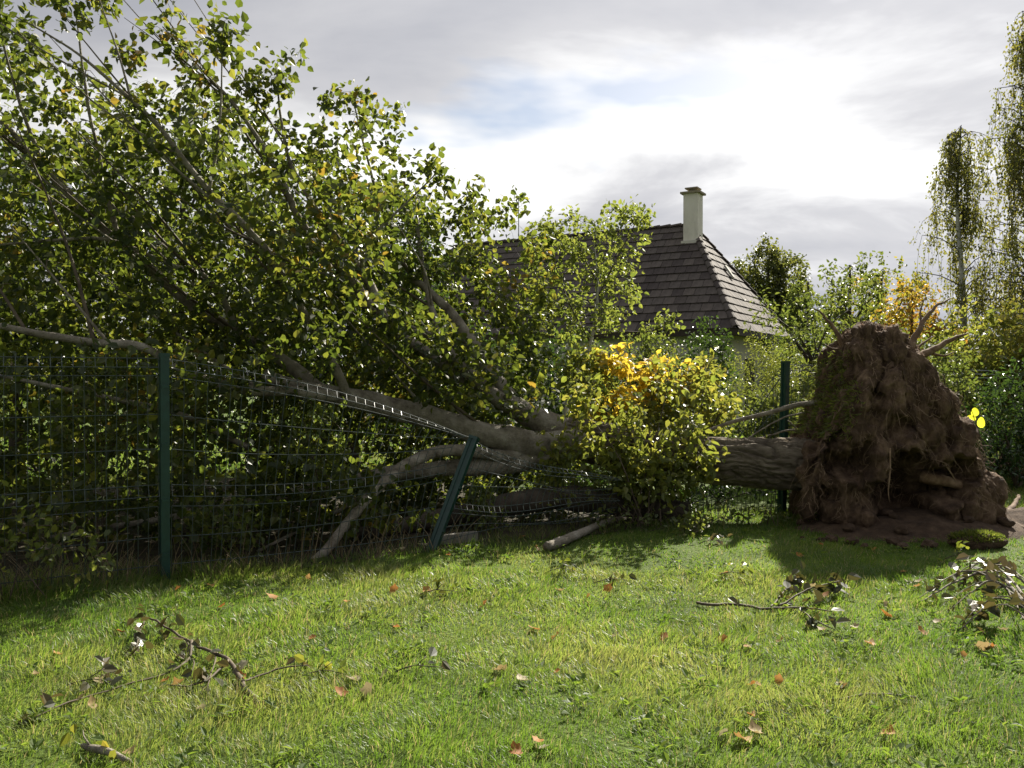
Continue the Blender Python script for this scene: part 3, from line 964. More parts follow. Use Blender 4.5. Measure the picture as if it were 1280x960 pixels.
# ------------------------------------------------------------------ the fallen tree
def build_fallen_tree():
    tr = empty('fallen_tree', (3.75, 9.5, 0), 'uprooted tree lying across the wire fence with its leafy crown still green', 'tree')
    # trunk: furrowed bark in the mesh itself
    path = smooth_path([[*P(1060, 583, 9.48), .31], [*P(1000, 581, 9.48), .285], [*P(930, 578, 9.55), .262], [*P(850, 572, 9.65), .25],
                        [*P(760, 558, 9.8), .24], [*P(718, 547, 9.88), .215], [*P(692, 539, 9.9), .17]], .024)
    sides = 128
    V, Q, T = tube(path[:, :3], path[:, 3], sides)
    n = len(path)
    cs = np.repeat(path[:, :3], sides, 0)
    Vr = V[:n * sides]
    dirs = unit(Vr - cs)
    s = np.repeat(np.arange(n) * .024, sides); th = np.tile(np.arange(sides) / sides * 2 * math.pi, n)
    disp = np.empty(len(Vr))
    for i in range(len(Vr)):
        a = th[i] + .35 * noise.noise((s[i] * 1.5, math.cos(th[i]) * 2, math.sin(th[i]) * 2))
        v = Vector((s[i] * 3.2, math.cos(a) * 5.2, math.sin(a) * 5.2))
        rg = min(abs(noise.noise(v)) * 5.5, 1.0)
        rg2 = min(abs(noise.noise(v * 1.9 + Vector((5, 2, 1)))) * 4, 1.0)
        disp[i] = .046 * rg + .018 * rg2 - .045 + .02 * noise.noise((s[i] * .9, math.cos(th[i]), math.sin(th[i])))
    fade = np.clip((path[:, 3] - .15) / .09, .2, 1).repeat(sides)
    V[:n * sides] = Vr + dirs * (disp * fade)[:, None]
    trunk = part('trunk', (V, Q, T), BARK_TRUNK, tr, smooth=True)

    limbs = {
        'B': ([(735, 552, 9.85, .20), (705, 543, 9.9, .19), (680, 531, 9.92, .155), (650, 512, 9.95, .125), (620, 478, 10.0, .10), (590, 430, 10.1, .08), (560, 388, 10.2, .06), (515, 348, 10.4, .04)], 1),
        'B1': ([(668, 524, 9.9, .10), (622, 498, 9.85, .085), (578, 458, 9.9, .068), (548, 410, 10.0, .045), (528, 330, 10.5, .03), (520, 250, 10.9, .012)], 1),
        'C': ([(760, 560, 9.75, .17), (720, 556, 9.7, .165), (662, 556, 9.6, .15), (600, 541, 9.4, .135), (500, 512, 9.1, .115), (440, 496, 8.9, .10), (385, 487, 8.7, .08), (330, 470, 8.5, .06)], 1),
        'C1': ([(420, 494, 8.75, .065), (370, 492, 8.5, .055), (300, 485, 8.1, .048), (230, 464, 7.7, .042), (180, 434, 7.5, .038), (100, 425, 7.4, .032), (0, 408, 7.3, .025), (-90, 380, 7.3, .015)], 1),
        'C2': ([(432, 494, 8.8, .05), (410, 440, 8.6, .044), (375, 383, 8.4, .038), (330, 308, 8.2, .032), (250, 225, 8.0, .026), (200, 160, 7.9, .021), (150, 112, 7.8, .016), (90, 62, 7.8, .011), (22, 22, 7.8, .006)], 1),
        'B2': ([(610, 492, 10.1, .08), (530, 440, 9.9, .07), (476, 394, 9.5, .062), (440, 350, 9.3, .050), (400, 310, 9.2, .042), (372, 268, 9.0, .036), (350, 220, 8.9, .030), (300, 140, 8.7, .020), (250, 85, 8.7, .012), (205, 35, 8.7, .006)], 1),
        'B3': ([(478, 396, 9.2, .055), (458, 348, 9.2, .048), (430, 310, 9.1, .040), (395, 260, 9.0, .030), (365, 208, 9.0, .022), (352, 150, 9.0, .014), (346, 84, 9.0, .006)], 1),
        'B4': ([(452, 340, 9.1, .026), (454, 318, 9.0, .022), (470, 292, 9.0, .017), (500, 262, 9.0, .012), (548, 215, 9.0, .006)], 1),
        'B5': ([(515, 348, 11.1, .03), (490, 300, 10.8, .024), (465, 220, 10.4, .016), (440, 118, 10.2, .006)], 1),
        'F': ([(405, 490, 8.9, .08), (350, 447, 9.0, .072), (250, 388, 8.9, .060), (180, 330, 8.7, .048), (110, 268, 8.5, .040), (10, 160, 8.4, .028), (-70, 70, 8.4, .013)], 1),
        'F1': ([(300, 418, 8.8, .04), (262, 350, 8.6, .03), (215, 332, 8.4, .026), (130, 300, 8.2, .02), (0, 306, 8.0, .012)], 1),
        'F2': ([(150, 305, 8.5, .03), (130, 220, 8.4, .022), (110, 120, 8.3, .014), (96, 10, 8.3, .006)], 1),
        'F3': ([(60, 220, 8.4, .025), (30, 140, 8.3, .018), (8, 60, 8.2, .012), (-6, -40, 8.2, .006)], 1),
        'F4': ([(262, 240, 8.0, .018), (275, 160, 8.0, .012), (280, 38, 8.0, .005)], 1),
        'F5': ([(165, 125, 7.8, .013), (150, 70, 7.8, .009), (122, -10, 7.8, .005)], 1),
        'D1': ([(715, 566, 9.7, .12), (640, 580, 9.5, .11), (560, 585, 9.3, .09), (450, 598, 8.9, .075), (330, 625, 8.4, .05), (200, 650, 7.9, .032), (60, 672, 7.4, .02)], 1),
        'D2': ([(650, 572, 9.5, .07), (560, 563, 9.1, .062), (512, 578, 8.7, .056), (480, 602, 8.3, .052), (440, 646, 7.8, .046), (405, 692, 7.5, .040), (368, 716, 7.25, .032)], 1),
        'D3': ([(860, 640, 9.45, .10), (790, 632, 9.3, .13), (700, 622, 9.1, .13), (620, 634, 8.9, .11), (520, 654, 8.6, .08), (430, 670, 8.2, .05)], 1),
        'D4': ([(455, 620, 8.2, .022), (390, 655, 8.0, .018), (320, 690, 7.7, .012)], 1),
        'D5': ([(310, 560, 8.4, .03), (230, 520, 8.0, .026), (150, 500, 7.6, .022), (0, 470, 7.2, .016)], 1),
        'E1': ([(880, 541, 9.95, .018), (915, 528, 9.9, .022), (960, 516, 9.8, .026), (1000, 507, 9.7, .030), (1035, 502, 9.65, .034)], 1),
    }
    sk = Skeleton()
    for k, (pts, w) in limbs.items():
        q = smooth_path([[*P(a, b, d), r] for a, b, d, r in pts], .07)
        wob = np.array([[noise.noise((i * .21, ord(k[0]) * 3.3 + len(k), c * 7.7)) for c in range(3)] for i in range(len(q))]) * np.minimum(q[:, 3:4] * .55, .03)
        q[:, :3] += wob
        rr = q[:, 3] * (1 + .17 * np.array([noise.noise((i * .33, ord(k[0]), 5.5)) for i in range(len(q))]))
        part('limb', tube(q[:, :3], rr, 16 if rr[0] > .05 else 9), BARK_DARK if k == 'D3' else BARK_PALE, tr, smooth=True)  # low limb D3: its shade under the shrub is put into darker bark
        if k not in ('E1',):
            i0 = 0 if q[0, 3] < .07 else len(q) // 5
            sk.add(q[i0:, :3], rr[i0:])
    # long shoots that all sweep up and away from the root, as they grew
    for k in range(44):
        src = limbs[['C1', 'C2', 'F', 'F1', 'B2', 'B3', 'C', 'F', 'C2', 'B1', 'B2'][k % 11]][0]
        q = smooth_path([[*P(a, b, d), r] for a, b, d, r in src], .1)
        i = int(rng.uniform(.15, .85) * len(q))
        L = rng.uniform(1.0, 2.6)
        v = unit(np.array([rng.normal(-.62, .16), rng.normal(-.12, .28), rng.normal(.68, .16)]))
        p0 = q[i, :3]
        e = p0 + v * L
        if e[1] < 7.3: e[1] = 7.3 + rng.uniform(0, .3)
        mid = p0 + (e - p0) * .5 + np.array([.05 * L, 0, -.07 * L]) + rng.normal(0, .04, 3)
        sh = smooth_path([p0, mid, e], .1)
        r0 = min(q[i, 3] * .6, .009 + .0055 * L)
        rr = np.linspace(r0, .003, len(sh))
        part('branch', tube(sh, rr, 6), BARK_PALE if k % 2 else BARK_TWIG, tr, smooth=True)
        sk.add(sh, rr)
    # crown: twigs reach out to points through its volume
    R1 = [(-140, 10), (10, 70), (50, 85), (85, 80), (130, 95), (190, 105), (240, 110), (300, 130), (345, 145), (395, 185), (440, 165), (480, 180), (500, 235), (480, 330), (430, 430), (300, 445), (100, 440), (-140, 440)]
    R2 = [(440, 340), (490, 235), (540, 235), (560, 270), (600, 262), (640, 280), (690, 300), (690, 400), (680, 500), (600, 515), (480, 495), (420, 440)]
    R4a = [(-150, 430), (330, 440), (370, 560), (360, 700), (-150, 700)]
    R4b = [(330, 430), (640, 520), (720, 560), (700, 630), (500, 660), (340, 660)]
    R4_ = [(-150, 440), (420, 440), (640, 540), (690, 600), (640, 640), (500, 660), (350, 700), (-150, 700)]
    R1b = [(x_, y_ + 70) for x_, y_ in R1]
    att = [vol(R1, 7.6, 11.0, 1050, .25), vol(R1b, 7.8, 10.8, 480, .25), vol(R2, 10.2, 12.4, 560, .25), vol([(400, 330), (540, 400), (640, 440), (700, 500), (640, 520), (560, 500), (430, 480)], 8.8, 9.9, 130, .25), vol(R4a, 6.8, 10.5, 700, .18), vol(R4b, 9.4, 11.8, 520, .3), vol([(300, 560), (520, 600), (660, 610), (640, 650), (480, 670), (330, 690)], 7.6, 10, 150, .25)]
    # ragged sprigs along the top edge
    for a, b, d in ((120, 0, 7.9), (75, 12, 8.0), (28, 25, 7.9), (205, 35, 8.6), (220, 60, 8.6), (280, 40, 8.0), (292, 55, 8.1), (345, 84, 9.0), (356, 110, 9.0), (440, 118, 10.2), (455, 140, 10.2), (425, 140, 10.2), (488, 150, 9.5),
                    (548, 215, 9.0), (530, 225, 9.0), (590, 238, 11.4), (575, 260, 11.4), (612, 262, 11.4), (645, 262, 11.6), (490, 190, 9.4), (0, 30, 8.2), (50, 45, 8.2), (165, 75, 8.2), (260, 90, 8.4), (320, 110, 8.8), (400, 165, 9.2)):
        c = P(a, b, d)
        att.append(c + rng.normal(0, .11, (7, 3)))
    sk.grow(np.concatenate(att), step=.15, droop=.04)
    part('twigs', sk.twig_geo(4), BARK_TWIG, tr, kind='stuff')
    g, tt = sk.leaf_geo(20, .088, .95, .07, (0, 1), .4, .25, 1.5)
    part('foliage', g, LEAF_FALLEN, tr, kind='stuff', tint=tt)
    build_root_plate(tr)
    return tr


def build_root_plate(tr):
    d = 9.45
    # lumps and thick roots fused into one ragged mass
    A = []   # spheres (centre, radius)
    def lump(px, py, dd, r, k=1.0): A.append((P(px, py, d + dd), r * k))
    for row in ((432, 1074, 1124, .16, .28), (452, 1068, 1128, .20, .36), (475, 1064, 1134, .22, .40), (500, 1058, 1142, .24, .46), (525, 1050, 1154, .26, .53), (550, 1040, 1168, .28, .58), (575, 1036, 1178, .28, .63), (600, 1038, 1184, .28, .66), (630, 1040, 1186, .27, .70), (660, 1040, 1180, .22, .70)):
        y, x0, x1, r, dep = row
        k = max(3, int((x1 - x0) / 17))
        for i in range(k):
            for dd in np.linspace(-dep * .75, dep, 5):
                px = x0 + (x1 - x0) * i / (k - 1)
                A.append((P(px + rng.uniform(-7, 7), y + rng.uniform(-10, 10), d) + np.array([0, dd + rng.uniform(-.06, .06), 0]), r * rng.uniform(.72, .98)))
    lump(1078, 424, -.15, .13); lump(1118, 428, .1, .12); lump(1084, 415, .05, .11); lump(1132, 452, -.25, .13)
    lump(1100, 520, -.52, .20); lump(1128, 500, -.45, .16); lump(1075, 540, -.55, .20); lump(1150, 545, -.5, .22); lump(1118, 560, -.62, .17)
    verts, faces, off = [], [], 0
    import bmesh
    bm = bmesh.new()
    for c, r in A:
        bmesh.ops.create_icosphere(bm, subdivisions=2, radius=r, matrix=Matrix.Translation(Vector(c)))
    me = bpy.data.meshes.new('root_plate'); bm.to_mesh(me); bm.free()
    # roots that run over and out of the mass, px polylines with depth and radius
    big = [
        [(1120, 470, -.35, .06), (1128, 450, -.30, .05), (1142, 424, -.2, .036), (1152, 404, -.1, .026), (1166, 386, 0, .017), (1184, 376, .1, .008)],
        [(1118, 480, -.35, .07), (1134, 456, -.32, .055), (1158, 442, -.28, .040), (1180, 430, -.2, .028), (1198, 421, -.15, .016), (1210, 418, -.1, .007)],
        [(1060, 450, 0, .035), (1052, 434, 0, .03), (1042, 412, .05, .022), (1028, 396, .1, .014), (1016, 388, .1, .007)],
        [(1150, 540, -.3, .10), (1185, 545, -.3, .095), (1206, 566, -.3, .085), (1218, 592, -.3, .07), (1232, 612, -.3, .05), (1242, 624, -.3, .03)],
        [(1150, 596, -.45, .07), (1178, 602, -.5, .06), (1204, 608, -.5, .05), (1226, 614, -.5, .03)],
        [(1060, 500, -.4, .08), (1052, 540, -.5, .09), (1030, 575, -.55, .08), (1018, 610, -.5, .06), (1012, 645, -.45, .05)],
        [(1090, 440, -.3, .07), (1085, 480, -.5, .08), (1070, 520, -.65, .07), (1062, 570, -.7, .07), (1052, 640, -.7, .07)],
        [(1110, 470, -.45, .08), (1122, 520, -.62, .08), (1140, 560, -.7, .08), (1172, 600, -.75, .08), (1188, 650, -.75, .07)],
        [(1100, 500, -.55, .07), (1098, 560, -.7, .08), (1092, 610, -.75, .07), (1085, 655, -.75, .07)],
        [(1140, 480, -.2, .08), (1160, 520, -.2, .09), (1192, 560, -.1, .09), (1205, 620, 0, .08)],
        [(1020, 560, -.2, .07), (1012, 590, -.35, .07), (1008, 630, -.35, .05)],
    ]
    fuse = Acc()
    for pts in big:
        q = smooth_path([[*P(a, b, d + e), r] for a, b, e, r in pts], .05)
        if pts[0] not in (big[0][0], big[1][0], big[2][0]):
            fuse.add(*tube(q[:, :3], q[:, 3] * 1.1, 8))
    V, Q, T = fuse.geo()
    me2 = make_mesh('fuse', V, Q, T)
    bm = bmesh.new(); bm.from_mesh(me); bm.from_mesh(me2); bm.to_mesh(me); bm.free()
    bpy.data.meshes.remove(me2)
    tmp = bpy.data.objects.new('root_plate_tmp', me); COL.objects.link(tmp)
    rm = tmp.modifiers.new('r', 'REMESH'); rm.mode = 'VOXEL'; rm.voxel_size = .021; rm.use_smooth_shade = True
    sm = tmp.modifiers.new('s', 'SMOOTH'); sm.iterations = 9; sm.factor = .5
    dg = bpy.context.evaluated_depsgraph_get()
    me3 = bpy.data.meshes.new_from_object(tmp.evaluated_get(dg))
    bpy.data.objects.remove(tmp); bpy.data.meshes.remove(me)
    n = len(me3.vertices)
    co = np.empty(n * 3); me3.vertices.foreach_get('co', co); co = co.reshape(-1, 3)
    no = np.empty(n * 3); me3.vertices.foreach_get('normal', no); no = no.reshape(-1, 3)
    cav = [(P(1140, 615, 8.75), .36, .75), (P(1058, 575, 8.8), .22, .42), (P(1190, 596, 8.9), .20, .40), (P(1118, 640, 8.75), .22, .45), (P(1090, 625, 8.75), .16, .25), (P(1120, 540, 8.75), .12, .16), (P(1098, 505, 8.8), .11, .14)]
    for c, r, dep in cav:
        wn = np.array([noise.noise_vector(Vector(p_) * 4.5) for p_ in co]) * .14 + np.array([noise.noise_vector(Vector(p_) * 11) for p_ in co]) * .05
        e = (co + wn - c) / np.array([r, r * 2.2, r * 1.25])
        f = np.clip(1 - (e ** 2).sum(1), 0, 1)
        co[:, 1] += dep * f ** .7
    disp = np.empty(n)
    top = Vector(P(1100, 420, d + .1))
    for i in range(n):
        p = Vector(co[i])
        # strands run outwards and down from the top of the plate
        q = p - top
        ang = math.atan2(q.x, -q.y) * 1.4
        rr = q.length
        wv = noise.noise_vector(p * 1.7) * .45
        w2 = noise.noise_vector(p * 5.0) * .16
        f1 = Vector((ang * 3.2 + wv.x * 3 + p.x * 3, rr * 1.8 + wv.y, 1.3 + wv.z * 2))
        f2 = Vector((ang * 8.5 + wv.x * 7 + w2.x * 9 + p.x * 8, rr * 4.5 + wv.y * 4, 7.7 + w2.z * 6))
        f3 = Vector((ang * 21 + wv.x * 15 + w2.x * 26 + p.x * 19, rr * 11 + w2.y * 20, 3.7))
        r1 = 1 - 2.2 * abs(noise.noise(f1)); r2 = 1 - 2.2 * abs(noise.noise(f2)); r3 = 1 - 2.0 * abs(noise.noise(f3))
        disp[i] = .075 * noise.noise(p * 2.3 + Vector((3, 1, 7))) + .050 * r1 + .032 * r2 + .014 * r3 + .018 * noise.noise(p * 12) + .010 * noise.noise(p * 27) - .03
    co += no * disp[:, None]
    base = root_loc(tr)
    me3.vertices.foreach_set('co', (co - base).ravel())
    me3.materials.clear(); me3.materials.append(ROOT_SOIL)
    me3.polygons.foreach_set('use_smooth', np.ones(len(me3.polygons), bool))
    me3.update()
    rp = link('root_plate', me3, None, tr, (0, 0, 0), label='dark brown upturned root plate caked with soil')
    for k, pts in enumerate(big):
        q = smooth_path([[*P(a, b, d + e), r] for a, b, e, r in pts], .05)
        if k not in (0, 1, 2, 3, 4): continue
        jit = np.array([[noise.noise((i * .5, k * 3.1, c * 5.)) for c in range(3)] for i in range(len(q))]) * .022
        part('root', tube(q[:, :3] + jit + np.array([0, -.03, .01]), q[:, 3], 9), ROOT_BARK, rp, smooth=True)
    # forked root ends
    for pts in ([(1152, 404, -.1, .016), (1150, 390, -.05, .010), (1156, 372, 0, .004)], [(1160, 441, -.28, .02), (1180, 445, -.25, .013), (1192, 440, -.2, .005)],
                [(1136, 448, -.2, .022), (1150, 432, 0, .015), (1168, 420, .1, .006)], [(1130, 460, -.25, .02), (1152, 462, -.3, .015), (1172, 478, -.3, .010), (1180, 486, -.3, .004)],
                [(1113, 560, -.80, .010), (1113, 590, -.84, .009), (1111, 615, -.83, .006), (1113, 628, -.82, .003)],
                [(1170, 560, -.55, .012), (1182, 580, -.62, .010), (1196, 602, -.6, .005)], [(1144, 470, -.3, .012), (1152, 500, -.36, .010), (1160, 520, -.4, .006)],
                [(1054, 436, 0, .018), (1040, 436, -.1, .012), (1030, 430, -.1, .005)]):
        q = smooth_path([[*P(a, b, d + e), r] for a, b, e, r in pts], .04)
        part('root', tube(q[:, :3], q[:, 3], 6), ROOT_PALE if pts[0][3] < .014 else ROOT_BARK, rp, smooth=True)
    # fine roots hanging off the face: uncountable
    me3.calc_loop_triangles()
    A = Acc()
    no2 = np.empty(n * 3); me3.vertices.foreach_get('normal', no2); no2 = no2.reshape(-1, 3)
    cand = np.where((no2[:, 1] < .25) & (co[:, 2] > .25))[0]
    for i in rng.choice(cand, 1300):
        p = co[i]; nn = no2[i]
        L = rng.uniform(.05, .24)
        dirn = unit(nn * rng.uniform(.1, .5) + np.array([rng.normal(0, .35), rng.normal(0, .2), -1.0]))
        q = [p - nn * .01, p + nn * .025 + dirn * L * .35, p + nn * rng.uniform(.0, .05) + dirn * L * .7 + rng.normal(0, .03, 3), p + dirn * L + rng.normal(0, .045, 3) - nn * .02]
        r = rng.uniform(.001, .0032)
        A.add(*tube(smooth_path(q, L / 5), np.linspace(r, r * .4, len(smooth_path(q, L / 5))), 3, caps=False))
    part('root_hair', A.geo(), ROOT_PALE, rp, kind='stuff')
    A = Acc()
    edge = np.where((no2[:, 2] > .1) & (co[:, 2] > 1.1) | (no2[:, 0] < -.3))[0]
    for i in rng.choice(edge, 900):
        p = co[i]; nn = no2[i]
        dirn = unit(nn + rng.normal(0, .5, 3))
        L = rng.uniform(.05, .2); r = rng.uniform(.001, .003)
        q = smooth_path([p - nn * .01, p + dirn * L * .5 + rng.normal(0, .015, 3), p + dirn * L + rng.normal(0, .03, 3)], L / 4)
        A.add(*tube(q, np.linspace(r, r * .4, len(q)), 3, caps=False))
    part('root_fibre', A.geo(), ROOT_BARK, rp, kind='stuff')
    # grass and moss still growing on what was the ground surface
    A = Acc()
    mz = np.where((co[:, 0] < P(1050, 0, d)[0]) & (no2[:, 0] < -.35) & (co[:, 2] > .95) & (co[:, 2] < 1.85))[0]
    idx = rng.choice(mz, 2200)
    for_p, for_n = co[idx], no2[idx]
    k = len(idx)
    D = unit(for_n + rnd_unit(k) * .6 + np.array([0, 0, -.3]))
    V, Q, tt = leaves(for_p + rnd_unit(k) * .02, D, rnd_unit(k), rng.uniform(.03, .09, k), .010, np.clip(rng.normal(.5, .3, k), 0, 1))
    part('moss', (V, Q, None), MOSS, rp, kind='stuff', tint=tt)


# ------------------------------------------------------------------ fence
def build_fence():
    posts = [FEN_A + FEN_DIR * k for k in range(-1, 6)]
    HGT = 1.75
    dirn3 = np.array([*FEN_DIR, 0]) / np.linalg.norm(FEN_DIR)
    b2 = np.array([-.73, 7.76, 0]); t2 = P(592, 549, 8.0)
    lines = {}
    lean = {0: (0, 0), 1: (.004, -.01), 4: (.05, .03), 5: (-.05, .1)}
    labels = {1: ('tall green square-section fence post standing upright beside the crown', 'standing'),
              2: ('green fence post bent over towards the lawn under the fallen limbs', 'bent'),
              4: ('green fence post still standing behind the fallen trunk', 'far'),
              5: ('green fence post tilting behind the root plate, beside the standing one', 'far2')}
    FE = empty('wire_fence', (*FEN_A, 0), 'dark green wire mesh fence partly crushed under the fallen tree', 'fence')
    for k in (0, 1, 2, 3, 4, 5):
        p = np.array([*posts[k], 0.0]); 
        kk = k - 1 + 1
        if k == 2: b, t = b2, t2
        elif k == 3: b, t = np.array([*posts[3], 0]), np.array([posts[3][0] + 1.3, posts[3][1] - .6, .10])
        else:
            b = p; lx, ly = lean.get(k, (0, 0)); t = b + np.array([lx, ly, HGT])
        b = b + np.array([0, 0, gz(b[0], b[1])])
        lines[k] = (b, t)
        if k in labels:
            ax = unit(t - b); sx = unit(dirn3 - ax * np.dot(dirn3, ax)); sy = np.cross(ax, sx)
            if k == 2: sx, sy = unit(sx * .75 + sy * .66), unit(sy * .75 - sx * .66)
            R = np.stack([sx, sy, ax], 1)
            Lp = np.linalg.norm(t - b) + .15
            # box section with two rebates where the panel edges sit
            prof = np.array([(-.032, -.042), (.032, -.042), (.032, -.012), (.022, -.012), (.022, .012), (.032, .012), (.032, .042), (-.032, .042), (-.032, .012), (-.022, .012), (-.022, -.012), (-.032, -.012)])
            c0, c1 = b - ax * .15, t
            V = np.array([c + sx * a + sy * q for c in (c0, c1) for a, q in prof])
            m = len(prof)
            Q = [[i, (i + 1) % m, m + (i + 1) % m, m + i] for i in range(m)]
            o = part('post', (V, np.array(Q), None), POST_GREEN, FE, label=labels[k][0], origin=b)
            part('cap', box(t + ax * .012, (.07, .09, .028), R), POST_GREEN, o)
            for z in (.20, .62, 1.05, 1.50):
                if z < Lp - .2:
                    part('clip', box(b + ax * z - sy * .046, (.05, .012, .022), R), POST_GREEN, o)
    # welded wire panels with folds
    rows = [(1.735, 0), (1.665, -.045), (1.60, 0), (1.30, 0), (1.03, 0), (.75, 0), (.665, -.05), (.58, 0), (.34, 0), (.12, 0)]
    zs = [1.762, 1.735, 1.665, 1.60, 1.30, 1.03, .75, .665, .58, .34, .12, .045]
    zoff = [0, 0, -.045, 0, 0, 0, 0, -.05, 0, 0, 0, 0]

    def panel(k0, k1, label, warp, nv=31):
        (b0, t0), (b1, t1) = lines[k0], lines[k1]
        cx = (b0 + b1) / 2
        o = None
        nor3 = np.array([-dirn3[1], dirn3[0], 0])

        def at(u, z, off):
            f = z / HGT
            p = (b0 + (t0 - b0) * f) * (1 - u) + (b1 + (t1 - b1) * f) * u
            return p + nor3 * off + warp(u, f)
        u0 = .02
        for z, off in rows:
            q = np.array([at(u, z, off) for u in np.linspace(u0, 1 - u0, 26)])
            g = tube(q, .0036, 5, caps=False)
            if o is None: o = part('panel', g, WIRE_GREEN, FE, label=label, origin=q[0])
            else: part('horizontal_wire', g, WIRE_GREEN, o)
        for i in range(nv):
            u = u0 + (1 - 2 * u0) * i / (nv - 1)
            zz, oo = [], []
            for j in range(len(zs) - 1):
                kseg = 2 if zs[j] - zs[j + 1] > .2 else 1
                for s in range(kseg):
                    f = s / kseg
                    zz.append(zs[j] * (1 - f) + zs[j + 1] * f); oo.append(zoff[j] * (1 - f) + zoff[j + 1] * f)
            zz.append(zs[-1]); oo.append(0)
            q = np.array([at(u, z, w - .006) for z, w in zip(zz, oo)])
            part('vertical_wire', tube(q, .0029, 4, caps=False), WIRE_GREEN, o)

    zero = lambda u, f: np.zeros(3)
    panel(0, 1, 'upright green wire fence panel left of the standing post', zero)
    panel(1, 2, 'sagging green wire fence panel between the standing post and the bent post',
          lambda u, f: np.array([0, .12 * math.sin(u * math.pi) * f, .36 * u * u * math.sin(math.pi * f) + .10 * f ** 3 * math.sin(math.pi * u)]))
    lines['x'] = (P(775, 642, 9.05), P(775, 598, 8.8))
    b, t = lines['x']
    panel(2, 'x', 'crushed green wire fence panel dragged down under the fallen trunk',
          lambda u, f: np.array([.06 * math.sin(u * 9 + f * 5) * u * (1 - u) * 2, .10 * math.sin(u * 6 + f * 7) * u * (1 - u) * 2, (.10 * math.sin(f * 11 + u * 4) - .16 * f) * u * (1 - u) * 2]))
    lines['y'] = (np.array([2.0, 9.75, .03]), np.array([2.1, 10.25, .25]))
    panel('y', 4, 'bent green wire fence panel rising from behind the fallen trunk', lambda u, f: np.array([0, .1 * math.sin(u * 5 + f * 3), -.12 * f * (1 - u)]), 24)
    panel(4, 5, 'green wire fence panel behind the root plate', zero, 30)
    # low concrete footing board at the bent post
    c = P(566, 679, 7.95)
    fb = box((c[0] + .04, c[1] + .12, .045), (.40, .06, .13), np.stack([dirn3, np.array([-dirn3[1], dirn3[0], 0]), [0, 0, 1]], 1))
    o = part('footing_board', fb, CONCRETE, None, origin=(c[0] + .04, c[1] + .12, 0))
    tagged(o, 'small pale concrete board on the ground beside the bent post', 'concrete board')
    # grey rail fence far right
    o = empty('rail_fence', G(1232, 14.0), 'low grey metal rail fence between the garden shrubs', 'fence')
    for z in (1.58, 1.64, 1.70):
        a_, b_ = G(1214, 13.9), G(1248, 14.0)
        part('rail', tube([a_ + [0, 0, z], b_ + [0, 0, z]], .009, 6), RAIL_GREY, o)
    for px in (1215, 1247):
        part('post', tube([G(px, 13.95), G(px, 13.95) + [0, 0, 1.72]], .012, 6), FASCIA, o)


